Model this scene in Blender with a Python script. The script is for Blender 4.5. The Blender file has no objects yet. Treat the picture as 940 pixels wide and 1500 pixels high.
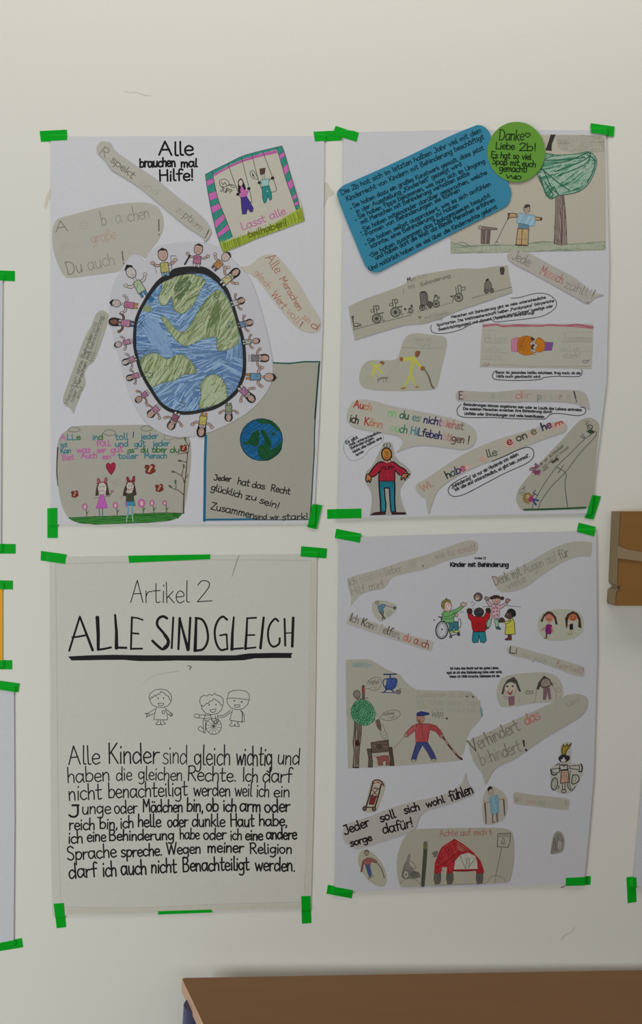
import bpy, math, random
from mathutils import Vector
from mathutils.geometry import tessellate_polygon
random.seed(7)
sc = bpy.context.scene
col = bpy.context.collection

# ---------------------------------------------------------------- camera, world, lights, exposure
S = 0.00104            # metres of wall per photo pixel (an A2 sheet is about 400 px wide)
ZC = 1.43              # eye height
DC = 1.15              # camera to wall
cam_d = bpy.data.cameras.new('camera'); cam = bpy.data.objects.new('camera', cam_d); col.objects.link(cam)
cam_d.sensor_fit = 'VERTICAL'; cam_d.sensor_height = 36.0
cam_d.lens = 36.0 * DC / (1500 * S)
cam.location = (0, -DC, ZC); cam.rotation_euler = (math.pi / 2, 0, 0)
cam_d.clip_start = 0.01
sc.camera = cam

wd = bpy.data.worlds.new('room_ambient'); sc.world = wd; wd.use_nodes = True
wd.node_tree.nodes['Background'].inputs[0].default_value = (0.86, 0.93, 1.0, 1)
wd.node_tree.nodes['Background'].inputs[1].default_value = 0.09

def area(name, loc, target, sx, sy, power, color):
    d = bpy.data.lights.new(name, 'AREA'); d.shape = 'RECTANGLE'; d.size = sx; d.size_y = sy
    d.energy = power; d.color = color
    o = bpy.data.objects.new(name, d); col.objects.link(o)
    o.location = loc
    o.rotation_euler = (Vector(target) - Vector(loc)).to_track_quat('-Z', 'Y').to_euler()
    return o
area('ceiling_lamp_light', (0.2, -0.6, 2.95), (0.2, -0.45, 0), 2.4, 0.5, 16.1, (1.0, 0.955, 0.905))
area('window_daylight', (-2.2, -1.5, 1.15), (-0.5, 0, 0.45), 1.0, 0.9, 30, (0.93, 0.985, 1.0))
area('frontal_fill_light', (0.9, -3.15, 1.55), (0.2, 0, 1.1), 2.6, 1.3, 12.8, (0.95, 0.985, 1.0))  # added fill from behind the camera, brightens the wall above the table

sc.view_settings.view_transform = 'Standard'
sc.view_settings.look = 'None'
sc.view_settings.exposure = 0.0
sc.view_settings.gamma = 1.0
sc.view_settings.use_curve_mapping = False

# ---------------------------------------------------------------- materials
EREF = 0.60
def lin(c):
    c /= 255.0
    return c / 12.92 if c <= 0.04045 else ((c + 0.055) / 1.055) ** 2.4
def hexlin(h):
    return [min(0.93, lin(int(h[i:i + 2], 16)) / EREF) for i in (0, 2, 4)]
_m = {}
def new_mat(name, rough=0.75, spec=0.25):
    m = bpy.data.materials.new(name); m.use_nodes = True
    b = m.node_tree.nodes['Principled BSDF']
    b.inputs['Roughness'].default_value = rough
    b.inputs['Specular IOR Level'].default_value = spec
    return m, m.node_tree, b
def noisy(name, h, scale, amt, rough=0.8, spec=0.2, stretch=(1, 1, 1), bump=0.0, detail=3.0, rot=0.0):
    """colour varied by noise: pigment, paper fibre, paint"""
    key = (name, h)
    if key in _m: return _m[key]
    m, nt, b = new_mat(name + '_' + h, rough, spec)
    c = hexlin(h)
    tc = nt.nodes.new('ShaderNodeTexCoord'); mp = nt.nodes.new('ShaderNodeMapping')
    mp.inputs['Scale'].default_value = stretch; mp.inputs['Rotation'].default_value = (0, rot, 0)
    n = nt.nodes.new('ShaderNodeTexNoise'); n.inputs['Scale'].default_value = scale; n.inputs['Detail'].default_value = detail
    r = nt.nodes.new('ShaderNodeMix'); r.data_type = 'RGBA'
    r.inputs[6].default_value = [max(0, x * (1 - amt)) for x in c] + [1]
    r.inputs[7].default_value = [min(0.95, x * (1 + amt)) for x in c] + [1]
    L = nt.links.new
    L(tc.outputs['Object'], mp.inputs[0]); L(mp.outputs[0], n.inputs['Vector'])
    L(n.outputs['Fac'], r.inputs[0]); L(r.outputs[2], b.inputs['Base Color'])
    if bump:
        bp = nt.nodes.new('ShaderNodeBump'); bp.inputs['Strength'].default_value = bump; bp.inputs['Distance'].default_value = 0.001
        L(n.outputs['Fac'], bp.inputs['Height']); L(bp.outputs[0], b.inputs['Normal'])
    _m[key] = m
    return m
def ink(h): return noisy('ink', h, 300, 0.10)
def crayon(h): return noisy('crayon', h, 420, 0.28, stretch=(1, 1, 0.45), rot=0.7, detail=5)
def paper(h): return noisy('paper', h, 260, 0.045, rough=0.85, spec=0.15, bump=0.05)

# ---------------------------------------------------------------- drawing frame: photo pixel -> wall point
FX = [0.0, 0.0, 1.0]
def K(ox, oy, s): FX[0], FX[1], FX[2] = ox, oy, s
def px(p): return (FX[0] + p[0] / FX[2], FX[1] + p[1] / FX[2])
def wx(p): return ((p[0] - 470) * S, ZC - (p[1] - 750) * S)   # pixel -> (x, z) on the wall

def cr(pts, n=6, closed=False):
    P = [Vector((p[0], p[1])) for p in pts]
    if len(P) < 3: return P
    out = []; m = len(P)
    rng = range(m) if closed else range(m - 1)
    for i in rng:
        if closed: a, b, c, d = P[(i - 1) % m], P[i], P[(i + 1) % m], P[(i + 2) % m]
        else:
            b, c = P[i], P[i + 1]
            a = P[i - 1] if i > 0 else b * 2 - c
            d = P[i + 2] if i + 2 < m else c * 2 - b
        for k in range(n):
            t = k / n
            out.append(0.5 * (2 * b + (c - a) * t + (2 * a - 5 * b + 4 * c - d) * t * t + (3 * b - a - 3 * c + d) * t ** 3))
    if not closed: out.append(P[-1])
    return out
def outline(pts, n=5):
    """closed outline, smooth except at points given a third value"""
    sh = [i for i, p in enumerate(pts) if len(p) > 2]
    if not sh: return cr(pts, n, True)
    pts = pts[sh[0]:] + pts[:sh[0]]; sh = [i for i, p in enumerate(pts) if len(p) > 2] + [len(pts)]
    pts = pts + [pts[0]]; out = []
    for a, b in zip(sh, sh[1:]): out += cr(pts[a:b + 1], n)[:-1]
    return out
def ellipse(cx, cy, rx, ry, rot=0, n=22):
    c, s = math.cos(math.radians(rot)), math.sin(math.radians(rot))
    return [(cx + rx * math.cos(t) * c - ry * math.sin(t) * s, cy + rx * math.cos(t) * s + ry * math.sin(t) * c)
            for t in [2 * math.pi * i / n for i in range(n)]]

def link(name, verts, faces, mats, mi=None, parent=None):
    me = bpy.data.meshes.new(name)
    off = parent_off(parent)
    me.from_pydata([(v[0] - off[0], v[1] - off[1], v[2] - off[2]) for v in verts], [], faces)
    for m in mats: me.materials.append(m)
    if mi: me.polygons.foreach_set('material_index', mi)
    me.update()
    o = bpy.data.objects.new(name, me); col.objects.link(o)
    if parent: o.parent = parent
    return o
def parent_off(p):
    x = Vector((0, 0, 0))
    while p: x = x + p.location; p = p.parent
    return x
def tag(o, label=None, cat=None, group=None, kind=None):
    if label: o['label'] = label
    if cat: o['category'] = cat
    if group: o['group'] = group
    if kind: o['kind'] = kind
    return o
def empty(name, loc):
    o = bpy.data.objects.new(name, None); o.location = loc; o.empty_display_size = 0.05; col.objects.link(o)
    return o

def prism(pts, y0, y1):
    """flat piece: outline in pixels, from depth y0 (back) to y1 (front)"""
    W = [wx(p) for p in pts]; n = len(W)
    tri = tessellate_polygon([[Vector((x, z, 0)) for x, z in W]])
    v = [(x, y1, z) for x, z in W] + [(x, y0, z) for x, z in W]; f = []
    for t in tri:
        a, b, c = [W[i] for i in t]
        if (b[0] - a[0]) * (c[1] - a[1]) - (b[1] - a[1]) * (c[0] - a[0]) < 0: t = (t[0], t[2], t[1])
        f.append(tuple(t)); f.append((t[2] + n, t[1] + n, t[0] + n))
    for i in range(n):
        j = (i + 1) % n; f.append((i, i + n, j + n, j))
    return v, f

# ---------------------------------------------------------------- handwriting: single-stroke letters
G = {}
def g(ch, adv, s):
    st = []
    for part in s.split(';'):
        sm = part.startswith('~')
        pts = [tuple(float(c) for c in q.split(',')) for q in part.lstrip('~').split()]
        st.append((sm, pts))
    G[ch] = (adv, st)
for ch, adv, s in [
 ('a', .55, "~.42,.45 .3,.6 .1,.55 .02,.3 .1,.05 .25,.02 .4,.25;.43,.6 .43,.1 .5,0"),
 ('b', .5, ".05,1 .05,0;~.05,.4 .2,.6 .4,.5 .43,.25 .3,.02 .05,.05"),
 ('c', .45, "~.4,.5 .25,.6 .06,.45 .04,.18 .2,0 .4,.1"),
 ('d', .53, "~.4,.42 .25,.6 .06,.45 .04,.15 .18,0 .4,.2;.43,1 .43,0"),
 ('e', .47, "~.05,.3 .38,.34 .36,.52 .2,.6 .05,.42 .06,.15 .22,0 .42,.1"),
 ('f', .38, "~.4,.92 .28,1 .18,.88 .16,.5 .15,0;0,.58 .35,.6"),
 ('g', .52, "~.4,.45 .25,.6 .06,.48 .05,.2 .2,.05 .4,.25;~.43,.6 .42,.1 .4,-.2 .25,-.35 .05,-.28"),
 ('h', .48, ".05,1 .05,0;~.05,.35 .2,.58 .35,.52 .38,.3 .38,0"),
 ('i', .2, ".08,.58 .08,0;.08,.78 .09,.84"),
 ('j', .28, "~.17,.58 .17,-.1 .1,-.3 -.05,-.3;.17,.78 .18,.84"),
 ('k', .45, ".05,1 .05,0;.36,.6 .06,.25;.14,.33 .4,0"),
 ('l', .24, "~.07,1 .07,.2 .1,.02 .2,.02"),
 ('m', .68, ".05,.6 .05,0;~.05,.35 .17,.58 .29,.5 .3,0;~.3,.35 .42,.58 .54,.5 .56,0"),
 ('n', .48, ".05,.6 .05,0;~.05,.35 .2,.58 .34,.52 .37,.3 .37,0"),
 ('o', .5, "~.22,.6 .06,.48 .03,.25 .15,.02 .3,.03 .41,.25 .37,.5 .22,.6"),
 ('p', .5, ".05,.6 .05,-.38;~.05,.4 .2,.6 .4,.5 .42,.25 .28,.02 .06,.08"),
 ('q', .52, "~.4,.45 .25,.6 .06,.48 .05,.2 .2,.02 .4,.22;.42,.6 .42,-.38"),
 ('r', .38, ".05,.6 .05,0;~.05,.32 .16,.54 .34,.56"),
 ('s', .42, "~.36,.52 .2,.6 .06,.5 .12,.35 .32,.24 .33,.08 .16,0 .02,.08"),
 ('t', .4, "~.14,.92 .14,.15 .2,.01 .34,.06;0,.6 .34,.62"),
 ('u', .5, "~.05,.6 .05,.2 .16,.01 .3,.08 .38,.3;.39,.6 .39,0"),
 ('v', .45, ".03,.6 .2,0 .4,.6"),
 ('w', .66, ".03,.6 .17,0 .31,.5 .45,0 .6,.6"),
 ('x', .45, ".03,.6 .4,0;.4,.6 .03,0"),
 ('y', .47, ".04,.6 .22,.08;~.42,.6 .22,0 .1,-.3 0,-.33"),
 ('z', .45, ".03,.58 .38,.6 .03,.02 .4,0"),
 ('ß', .5, "~.05,-.2 .05,.75 .18,.98 .36,.88 .32,.66 .18,.55 .4,.4 .42,.15 .25,0 .14,.08"),
 ('A', .7, ".02,0 .3,1 .6,0;.12,.38 .5,.4"),
 ('B', .6, ".06,1 .06,0;~.06,.98 .35,.98 .44,.78 .3,.56 .08,.54;~.08,.54 .4,.5 .5,.25 .36,.03 .06,.02"),
 ('C', .6, "~.52,.85 .35,1 .1,.8 .05,.4 .18,.05 .38,.02 .54,.18"),
 ('D', .66, ".07,1 .07,0;~.02,.98 .3,.98 .54,.72 .55,.35 .36,.04 .04,.02"),
 ('E', .55, ".48,.98 .06,1 .06,0 .5,.02;.06,.54 .4,.55"),
 ('F', .52, ".48,1 .06,1 .06,0;.06,.54 .4,.55"),
 ('G', .66, "~.52,.85 .35,1 .1,.8 .05,.4 .18,.05 .4,.02 .55,.2;.34,.45 .56,.45 .55,.02"),
 ('H', .62, ".07,1 .07,0;.52,1 .52,0;.07,.52 .52,.54"),
 ('I', .22, ".1,1 .1,0"),
 ('J', .5, ".12,1 .4,1;~.36,1 .38,.3 .28,.03 .1,.02 .0,.16"),
 ('K', .55, ".06,1 .06,0;.46,1 .07,.45;.15,.55 .5,0"),
 ('L', .5, ".07,1 .06,.02 .46,.02"),
 ('M', .74, ".05,0 .1,1 .34,.4 .58,1 .64,0"),
 ('N', .64, ".06,0 .07,1 .52,0 .54,1"),
 ('O', .68, "~.32,1 .1,.85 .04,.45 .16,.06 .36,.02 .56,.25 .57,.7 .32,1"),
 ('P', .55, ".07,1 .07,0;~.03,.98 .32,1 .47,.8 .4,.55 .09,.48"),
 ('R', .6, ".07,1 .07,0;~.03,.96 .32,1 .46,.8 .38,.56 .09,.5;.2,.52 .52,0"),
 ('S', .56, "~.48,.86 .3,1 .1,.86 .14,.62 .4,.44 .46,.16 .26,0 .04,.14"),
 ('T', .56, ".02,1 .52,1;.27,1 .27,0"),
 ('U', .62, "~.06,1 .06,.3 .2,.02 .4,.04 .5,.3 .52,1;.52,.4 .55,0"),
 ('V', .6, ".03,1 .28,0 .54,1"),
 ('W', .84, ".03,1 .2,0 .4,.8 .58,0 .8,1"),
 ('Z', .58, ".05,.98 .5,1 .04,.02 .54,0"),
 ('0', .55, "~.27,1 .08,.8 .05,.4 .2,.02 .4,.1 .48,.5 .42,.9 .27,1"),
 ('1', .35, ".05,.75 .2,1 .2,0"),
 ('2', .55, "~.06,.8 .2,1 .4,.95 .44,.75 .3,.45 .04,.02;.04,.02 .52,.04"),
 ('3', .5, "~.06,.9 .25,1 .42,.85 .34,.6 .18,.54 .4,.44 .42,.15 .22,0 .03,.1"),
 ('.', .2, ".06,.0 .09,.04"), (',', .2, ".09,.06 .04,-.14"),
 ('!', .25, ".1,1 .09,.28;.08,.02 .09,.07"),
 ('?', .45, "~.03,.8 .15,1 .36,.95 .36,.7 .18,.5 .16,.25;.16,.02 .17,.07"),
 ('"', .3, ".05,1 .07,.82;.17,1 .19,.82"), ('_', .3, ".05,.1 .08,-.1;.17,.1 .2,-.1"),
 ('-', .35, ".04,.35 .3,.36"), (':', .2, ".08,.05 .09,.1;.08,.5 .09,.55"),
 ('(', .25, "~.2,1.05 .07,.7 .07,.3 .2,-.1"), (')', .25, "~.03,1.05 .16,.7 .16,.3 .03,-.1"),
 (' ', .34, "")]:
    if s: g(ch, adv, s)
    else: G[ch] = (adv, [])
for u, b, yy in (('ä', 'a', .8), ('ö', 'o', .8), ('ü', 'u', .8), ('Ü', 'U', 1.15)):
    adv, st = G[b]
    G[u] = (adv, st + [(False, [(.12, yy), (.13, yy + .07)]), (False, [(.3, yy), (.31, yy + .07)])])

def inside(p, poly):
    r = False; n = len(poly)
    for i in range(n):
        a, b = poly[i], poly[(i + 1) % n]
        if (a[1] > p[1]) != (b[1] > p[1]) and p[0] < (b[0] - a[0]) * (p[1] - a[1]) / (b[1] - a[1]) + a[0]: r = not r
    return r
class Ink:
    """marks of pen, pencil and crayon lying on one piece of paper"""
    GRID = {}                       # how many marks already lie on each spot of a sheet
    def __init__(self, y, step=2.6e-6):
        self.y = y; self.step = step; self.v = []; self.f = []; self.mi = []; self.mats = []
        self.grid = Ink.GRID.setdefault(round(y * 1e6), {})
    def _m(self, m, kind):
        if m not in self.mats: self.mats.append(m)
        return self.mats.index(m)
    def _add(self, P, faces, mi, cells, drift=0.0):
        gr = self.grid; lv = 1 + max((gr.get(c, 0) for c in cells), default=0)
        for c in cells: gr[c] = lv
        b = len(self.v); y = self.y - lv * self.step
        m = max(1, len(P))
        for i, p in enumerate(P):
            x, z = wx(p); self.v.append((x, y - drift * i / m, z))
        for t in faces: self.f.append(tuple(i + b for i in t)); self.mi.append(mi)
    def fill(self, pts, h, smooth=False, cray=True):
        P = outline(pts) if smooth else [Vector(p[:2]) for p in pts]
        self._fillpx([px(p) for p in P], h, cray)
    def _fillpx(self, P, h, cray=True):
        mi = self._m(crayon(h) if cray else ink(h), len(self.v))
        tri = tessellate_polygon([[Vector((p[0], -p[1], 0)) for p in P]])
        F = []
        for t in tri:
            a, b, c = [P[i] for i in t]
            if (b[0] - a[0]) * (c[1] - a[1]) - (b[1] - a[1]) * (c[0] - a[0]) > 0: t = (t[0], t[2], t[1])
            F.append(t)
        cells = set(); n = len(P); q = 0.8
        for i in range(n):                     # rim
            c, d = P[i], P[(i + 1) % n]; m = int(max(abs(d[0] - c[0]), abs(d[1] - c[1])) / 0.5) + 1
            for k in range(m): cells.add((int((c[0] + (d[0] - c[0]) * k / m) / q), int((c[1] + (d[1] - c[1]) * k / m) / q)))
        for r in range(int(min(p[1] for p in P) / q), int(max(p[1] for p in P) / q) + 1):
            y = (r + 0.5) * q; xs = []
            for i in range(n):
                c, d = P[i], P[(i + 1) % n]
                if (c[1] <= y) != (d[1] <= y): xs.append(c[0] + (y - c[1]) / (d[1] - c[1]) * (d[0] - c[0]))
            xs.sort()
            for x0, x1 in zip(xs[::2], xs[1::2]):
                for k in range(int(x0 / q), int(x1 / q) + 1): cells.add((k, r))
        self._add(P, F, mi, cells)
    def _ribbon(self, P, w, mi):
        """P in pixels, w in pixels (number or list)"""
        P = [Vector((p[0], p[1])) for p in P]
        Q = [P[0]]; wm = max(w) if isinstance(w, (list, tuple)) else w
        for p in P[1:]:
            if (p - Q[-1]).length > max(0.03, 0.35 * wm): Q.append(p)
        if (P[-1] - Q[-1]).length > 0.02:
            if len(Q) > 1 and (P[-1] - Q[-1]).length < 0.3 * wm: Q[-1] = P[-1]
            else: Q.append(P[-1])
        if len(Q) < 2: Q.append(Q[0] + Vector((0.25, 0.0)))
        n = len(Q)
        for i in range(1, n - 1):          # a sharp turn starts a new stroke
            if (Q[i] - Q[i - 1]).normalized().dot((Q[i + 1] - Q[i]).normalized()) < 0.62:
                if isinstance(w, (list, tuple)):
                    k = w[0] + (w[1] - w[0]) * i / (n - 1); w0, w1 = [w[0], k], [k, w[1]]
                else: w0 = w1 = w
                self._ribbon(Q[:i + 1], w0, mi); self._ribbon(Q[i:], w1, mi); return
        ws = w if isinstance(w, (list, tuple)) else None
        def wd(i): return (ws[0] + (ws[1] - ws[0]) * i / (n - 1)) if ws else w
        d0 = (Q[0] - Q[1]).normalized(); d1 = (Q[-1] - Q[-2]).normalized()
        V = []; F = []
        for i in range(n):
            t = ((Q[min(i + 1, n - 1)] - Q[max(i - 1, 0)]))
            if t.length < 1e-6: t = Q[min(i + 1, n - 1)] - Q[i]
            t.normalize(); nn = Vector((-t.y, t.x)); k = 1.0
            if 0 < i < n - 1:
                a = (Q[i] - Q[i - 1]).normalized(); c = abs(t.dot(a)); k = 1 / max(c, 0.6)
            h = wd(i) / 2 * k
            V += [Q[i] + nn * h, Q[i] - nn * h]
        for i in range(n - 1): F.append((2 * i, 2 * i + 2, 2 * i + 3, 2 * i + 1))
        for (c, d, i0, i1, r) in ((Q[0], d0, 1, 0, wd(0) / 2), (Q[-1], d1, 2 * n - 2, 2 * n - 1, wd(n - 1) / 2)):
            nn = Vector((-d.y, d.x)); b = len(V)
            e = [c + d * r * math.sin(a) + nn * r * math.cos(a) for a in (0.6, 1.57, 2.54)] if r > 0.5 else [c + d * r * 0.8]
            V += e
            if (V[i0] - e[0]).length > (V[i1] - e[0]).length: i0, i1 = i1, i0
            F.append(tuple([i0] + list(range(b, b + len(e))) + [i1]))
        F2 = []
        for t in F:
            ar = sum(V[t[i]].x * V[t[(i + 1) % len(t)]].y - V[t[(i + 1) % len(t)]].x * V[t[i]].y for i in range(len(t)))
            F2.append(tuple(reversed(t)) if ar > 0 else t)
        cells = set(); q = 0.8
        for i in range(n - 1):
            m = int((Q[i + 1] - Q[i]).length / 0.5) + 1
            for k in range(m + 1):
                t = k / m
                for s_ in (-1, -.5, 0, .5, 1):
                    c = (V[2 * i] * (1 - t) + V[2 * i + 2] * t) * (1 + s_) / 2 + (V[2 * i + 1] * (1 - t) + V[2 * i + 3] * t) * (1 - s_) / 2
                    cells.add((int(c.x / q), int(c.y / q)))
        for c in V[2 * n:]: cells.add((int(c.x / q), int(c.y / q)))
        self._add(V, F2, mi, cells, 1.8e-6)
    def line(self, pts, w, h, smooth=True, cray=False, closed=False):
        P = cr(pts, 5, closed) if smooth and len(pts) > 2 else [Vector(p[:2]) for p in pts]
        if closed: P = list(P) + [P[0]]
        mi = self._m(crayon(h) if cray else ink(h), 'l')
        w2 = [q / FX[2] for q in w] if isinstance(w, (list, tuple)) else w / FX[2]
        self._ribbon([px(p) for p in P], w2, mi)
    def lines(self, many, w, h, smooth=True):
        for p in many: self.line(p, w, h, smooth)
    def ell(self, cx, cy, rx, ry, fill=None, out=None, w=4, rot=0):
        P = ellipse(cx, cy, rx, ry, rot)
        if fill: self.fill(P, fill)
        if out: self.line(P, w, out, False, closed=True)
    def shape(self, pts, fill, out=None, w=4, smooth=False):
        if fill: self.fill(pts, fill, smooth)
        if out: self.line(outline(pts) if smooth else pts, w, out, False, closed=True)
    def hatch(self, pts, ang, sp, w, h, smooth=False, wob=0.5, keep=0.85):
        """crayon strokes clipped to an outline"""
        P = outline(pts) if smooth else [Vector(p[:2]) for p in pts]
        P = [Vector(px(p)) for p in P]; sp /= FX[2]; w /= FX[2]
        a = math.radians(ang); c, s = math.cos(a), math.sin(a)
        R = [Vector((p.x * c + p.y * s, -p.x * s + p.y * c)) for p in P]
        mi = self._m(crayon(h), 'h')
        y = min(p.y for p in R) + sp * 0.5; y1 = max(p.y for p in R)
        while y < y1:
            xs = []
            for i in range(len(R)):
                p, q = R[i], R[(i + 1) % len(R)]
                if (p.y <= y) != (q.y <= y): xs.append(p.x + (y - p.y) / (q.y - p.y) * (q.x - p.x))
            xs.sort()
            for x0, x1 in zip(xs[::2], xs[1::2]):
                if x1 - x0 < w or random.random() > keep: continue
                L = x1 - x0; a0 = x0 + random.random() * 0.12 * L; a1 = x1 - random.random() * 0.12 * L
                m = max(2, int(L / 8)); pp = []
                for k in range(m + 1):
                    X = a0 + (a1 - a0) * k / m; Y = y + (random.random() - .5) * wob * sp
                    pp.append((X * c - Y * s, X * s + Y * c))
                self._ribbon(pp, w * (0.7 + 0.6 * random.random()), mi)
            y += sp * (0.75 + 0.5 * random.random())
    def scrib(self, pts, n, ln, w, hs, ang=0, spread=50, smooth=False, cell=40):
        """loose crayon scribble: bundles of strokes, each bundle with its own slant"""
        P = outline(pts) if smooth else [Vector(p[:2]) for p in pts]
        poly = [(p.x, p.y) for p in P]
        x0, x1 = min(p[0] for p in poly), max(p[0] for p in poly); y0, y1 = min(p[1] for p in poly), max(p[1] for p in poly)
        A = {}
        for hcol in hs:
            mi = self._m(crayon(hcol), 'h')
            for _ in range(n):
                c = (random.uniform(x0, x1), random.uniform(y0, y1))
                if not inside(c, poly): continue
                k = (int(c[0] / cell), int(c[1] / cell))
                if k not in A: A[k] = ang + random.uniform(-spread, spread)
                t = math.radians(A[k] + random.uniform(-7, 7)); d = (math.cos(t), math.sin(t)); L = ln * random.uniform(.6, 1.3)
                run = []
                for s_ in [L * (i / 6 - .5) for i in range(7)]:
                    q = (c[0] + d[0] * s_ + d[1] * 0.0008 * s_ * s_, c[1] + d[1] * s_)
                    if inside(q, poly): run.append(px(q))
                    elif run: break
                if len(run) > 2: self._ribbon(run, w / FX[2] * random.uniform(.6, 1.3), mi)
    def text(self, t, a, b, h, w, color='262626', xh=.6, jit=.03, slant=0.0):
        segs = [(t, color)] if isinstance(t, str) else t
        W = sum(G[c][0] for s_, _ in segs for c in s_) - 0.08
        a = Vector(a); b = Vector(b); L = (b - a).length; u = (b - a) / L; up = Vector((u.y, -u.x)); sx = L / W
        x = 0.0
        for s_, hc in segs:
            for c in s_:
                adv, st = G[c]
                if hc and st:
                    mi = self._m(ink(hc), 'l')
                    dy = random.uniform(-jit, jit); sc_ = 1 + random.uniform(-jit, jit); sl = slant + random.uniform(-jit, jit) * 1.5
                    for sm, pts in st:
                        q = []
                        for gx, gy in pts:
                            if c.islower() or c == 'ß':
                                gy = gy * xh / .6 if gy <= .6 else xh + (gy - .6) * (1 - xh) / .4
                            gy *= sc_
                            q.append(a + u * ((x + gx) * sx + sl * gy * h) + up * ((gy + dy) * h))
                        if sm: q = cr(q, 4)
                        self._ribbon([px(p) for p in q], w / FX[2], mi)
                x += adv
    def build(self, name, parent, label=None):
        o = link(name, self.v, self.f, self.mats, self.mi, parent)
        if label: o['label'] = label
        return o

# ---------------------------------------------------------------- posters and what is glued on them
class Poster:
    def __init__(self, name, label, pts, hexc, stand=0.0014, cat='poster', mat=None, sheet_label=None):
        zs = [wx(p)[1] for p in pts]; xs = [wx(p)[0] for p in pts]
        self.root = empty(name, ((min(xs) + max(xs)) / 2, 0, min(zs)))
        tag(self.root, label, cat)
        self.pts = pts; self.top = -(stand + 0.0004)
        v, f = prism(pts, -stand, self.top)
        self.sheet = link('paper_sheet', v, f, [mat or paper(hexc)], None, self.root)
    def cut(self, name, pts, hexc, layer=1, smooth=True, label=None, mat=None, th=0.0003):
        P = outline(pts) if smooth else pts
        y0 = self.top - 0.00002 - (layer - 1) * 0.00045
        v, f = prism([px(p) for p in P], y0, y0 - th)
        o = link(name, v, f, [mat or paper(hexc)], None, self.root)
        if label: o['label'] = label
        o_y = y0 - th - 0.00002
        return o, Ink(o_y)
    def ink(self): return Ink(self.top - 0.00002)

# ---------------------------------------------------------------- the setting
def box_mesh(x0, x1, y0, y1, z0, z1):
    v = [(x, y, z) for x in (x0, x1) for y in (y0, y1) for z in (z0, z1)]
    f = [(0, 1, 3, 2), (4, 6, 7, 5), (0, 4, 5, 1), (2, 3, 7, 6), (0, 2, 6, 4), (1, 5, 7, 3)]
    return v, f
wall_mat = noisy('wall_paint', 'bab8b0', 190, 0.02, rough=0.9, spec=0.12, bump=0.12, detail=6)
v, f = box_mesh(-2.6, 2.6, 0, 0.12, 0, 3.0)
wall = tag(link('wall_back', v, f, [wall_mat]), kind='structure', label='off-white painted wall behind the posters')
v, f = box_mesh(-2.6, 2.6, -3.2, 0, -0.05, 0)
tag(link('floor', v, f, [noisy('linoleum', '8d867a', 30, 0.08, rough=0.5)]), kind='structure')

# worn spots, scratches on the wall paint
K(0, 0, 1)
def wall_mark(name, pts, h, smooth=False):
    P = outline(pts) if smooth else pts
    v, f = prism([px(p) for p in P], 0.0, -0.00025)
    return link(name, v, f, [noisy('bare_plaster', h, 120, 0.07, rough=0.95)], None, wall)
K(460, 230, 15.67)
wall_mark('chipped_paint', [(150, 560), (240, 578), (310, 610), (370, 720), (430, 775), (470, 820), (430, 870), (360, 915), (325, 900), (290, 1000), (225, 1170), (150, 1200)], 'a9a598')
K(50, 240, 15.67)
wall_mark('chipped_paint', [(375, 560), (440, 700), (370, 790), (330, 830), (300, 960), (285, 1020), (250, 1040), (222, 975), (250, 850), (300, 680)], 'aca79c')
K(0, 0, 1)
I = Ink(-0.0002)
I.line([(182, 133), (190, 136), (200, 135), (210, 139), (222, 140)], .7, 'a8a59b'); I.line([(205, 137), (214, 141)], .6, 'a4a197')
I.build('scratch', wall)
I = Ink(-0.0002)
I.line([(822, 1376), (828, 1369), (836, 1365), (842, 1358)], [1.5, .8], 'aaa598'); I.line([(822, 1300), (825, 1299), (827, 1297)], [2.2, .8], '6f6c63')
I.build('scuff', wall)

# ---------------------------------------------------------------- posters: bare sheets
P1 = Poster('poster', 'white poster with crayon globe ringed by children, upper left', [(75, 201), (275, 200.3), (475, 200), (472.5, 480), (467, 620), (459, 767.5), (270, 768.5), (75, 768)], 'acabae', .0012)
P2 = Poster('poster', 'white poster with a blue text card and green circle, upper right',
            [(503, 195), (680, 191.5), (886, 192), (891, 390), (887, 560), (876, 650), (863, 752), (680, 755), (494, 759.5), (499, 560), (501.5, 400)], 'aaa9ac', .0022)
P3 = Poster('poster', 'hand-lettered grey poster headed ALLE SIND GLEICH', [(73, 816), (270, 813.5), (464, 811.5), (462, 1000), (459, 1180), (455, 1331), (320, 1334), (200, 1339), (77, 1341), (75, 1240)], 'aba9a1', .0009)
P4 = Poster('poster', 'white poster titled Kinder mit Behinderung with printed ball-playing children, lower right',
            [(496, 788), (600, 784.5), (700, 781.5), (872, 778), (873.5, 960), (868, 1140), (862, 1210), (854, 1293.5), (750, 1296), (650, 1299.5), (490, 1306), (493, 1050)], 'a5a4a7', .0022)
S1 = Poster('paper_sheet', 'white sheet cut off by the left frame edge, above the orange one', [(-260, 402), (4.5, 404), (3, 600), (2, 806), (-260, 806)], 'a9a9ac', .0012, 'sheet of paper')
S2 = Poster('paper_sheet', 'orange sheet at the left frame edge', [(-200, 855), (4, 856), (4, 975), (-200, 975)], 'c98c1e', .0010, 'sheet of paper')
S3 = Poster('paper_sheet', 'white sheet at the left frame edge, below the orange one', [(-270, 1003), (21, 1006), (22, 1200), (20.5, 1382), (-270, 1386)], 'a9a9ac', .0012, 'sheet of paper')
S4 = Poster('paper_sheet', 'white sheet at the lower right frame edge, its left side curling', [(955, 950), (948, 1050), (939.5, 1146), (932, 1225), (926, 1296), (1250, 1310), (1275, 960)], 'a9a9ac', .0035, 'sheet of paper')

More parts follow.
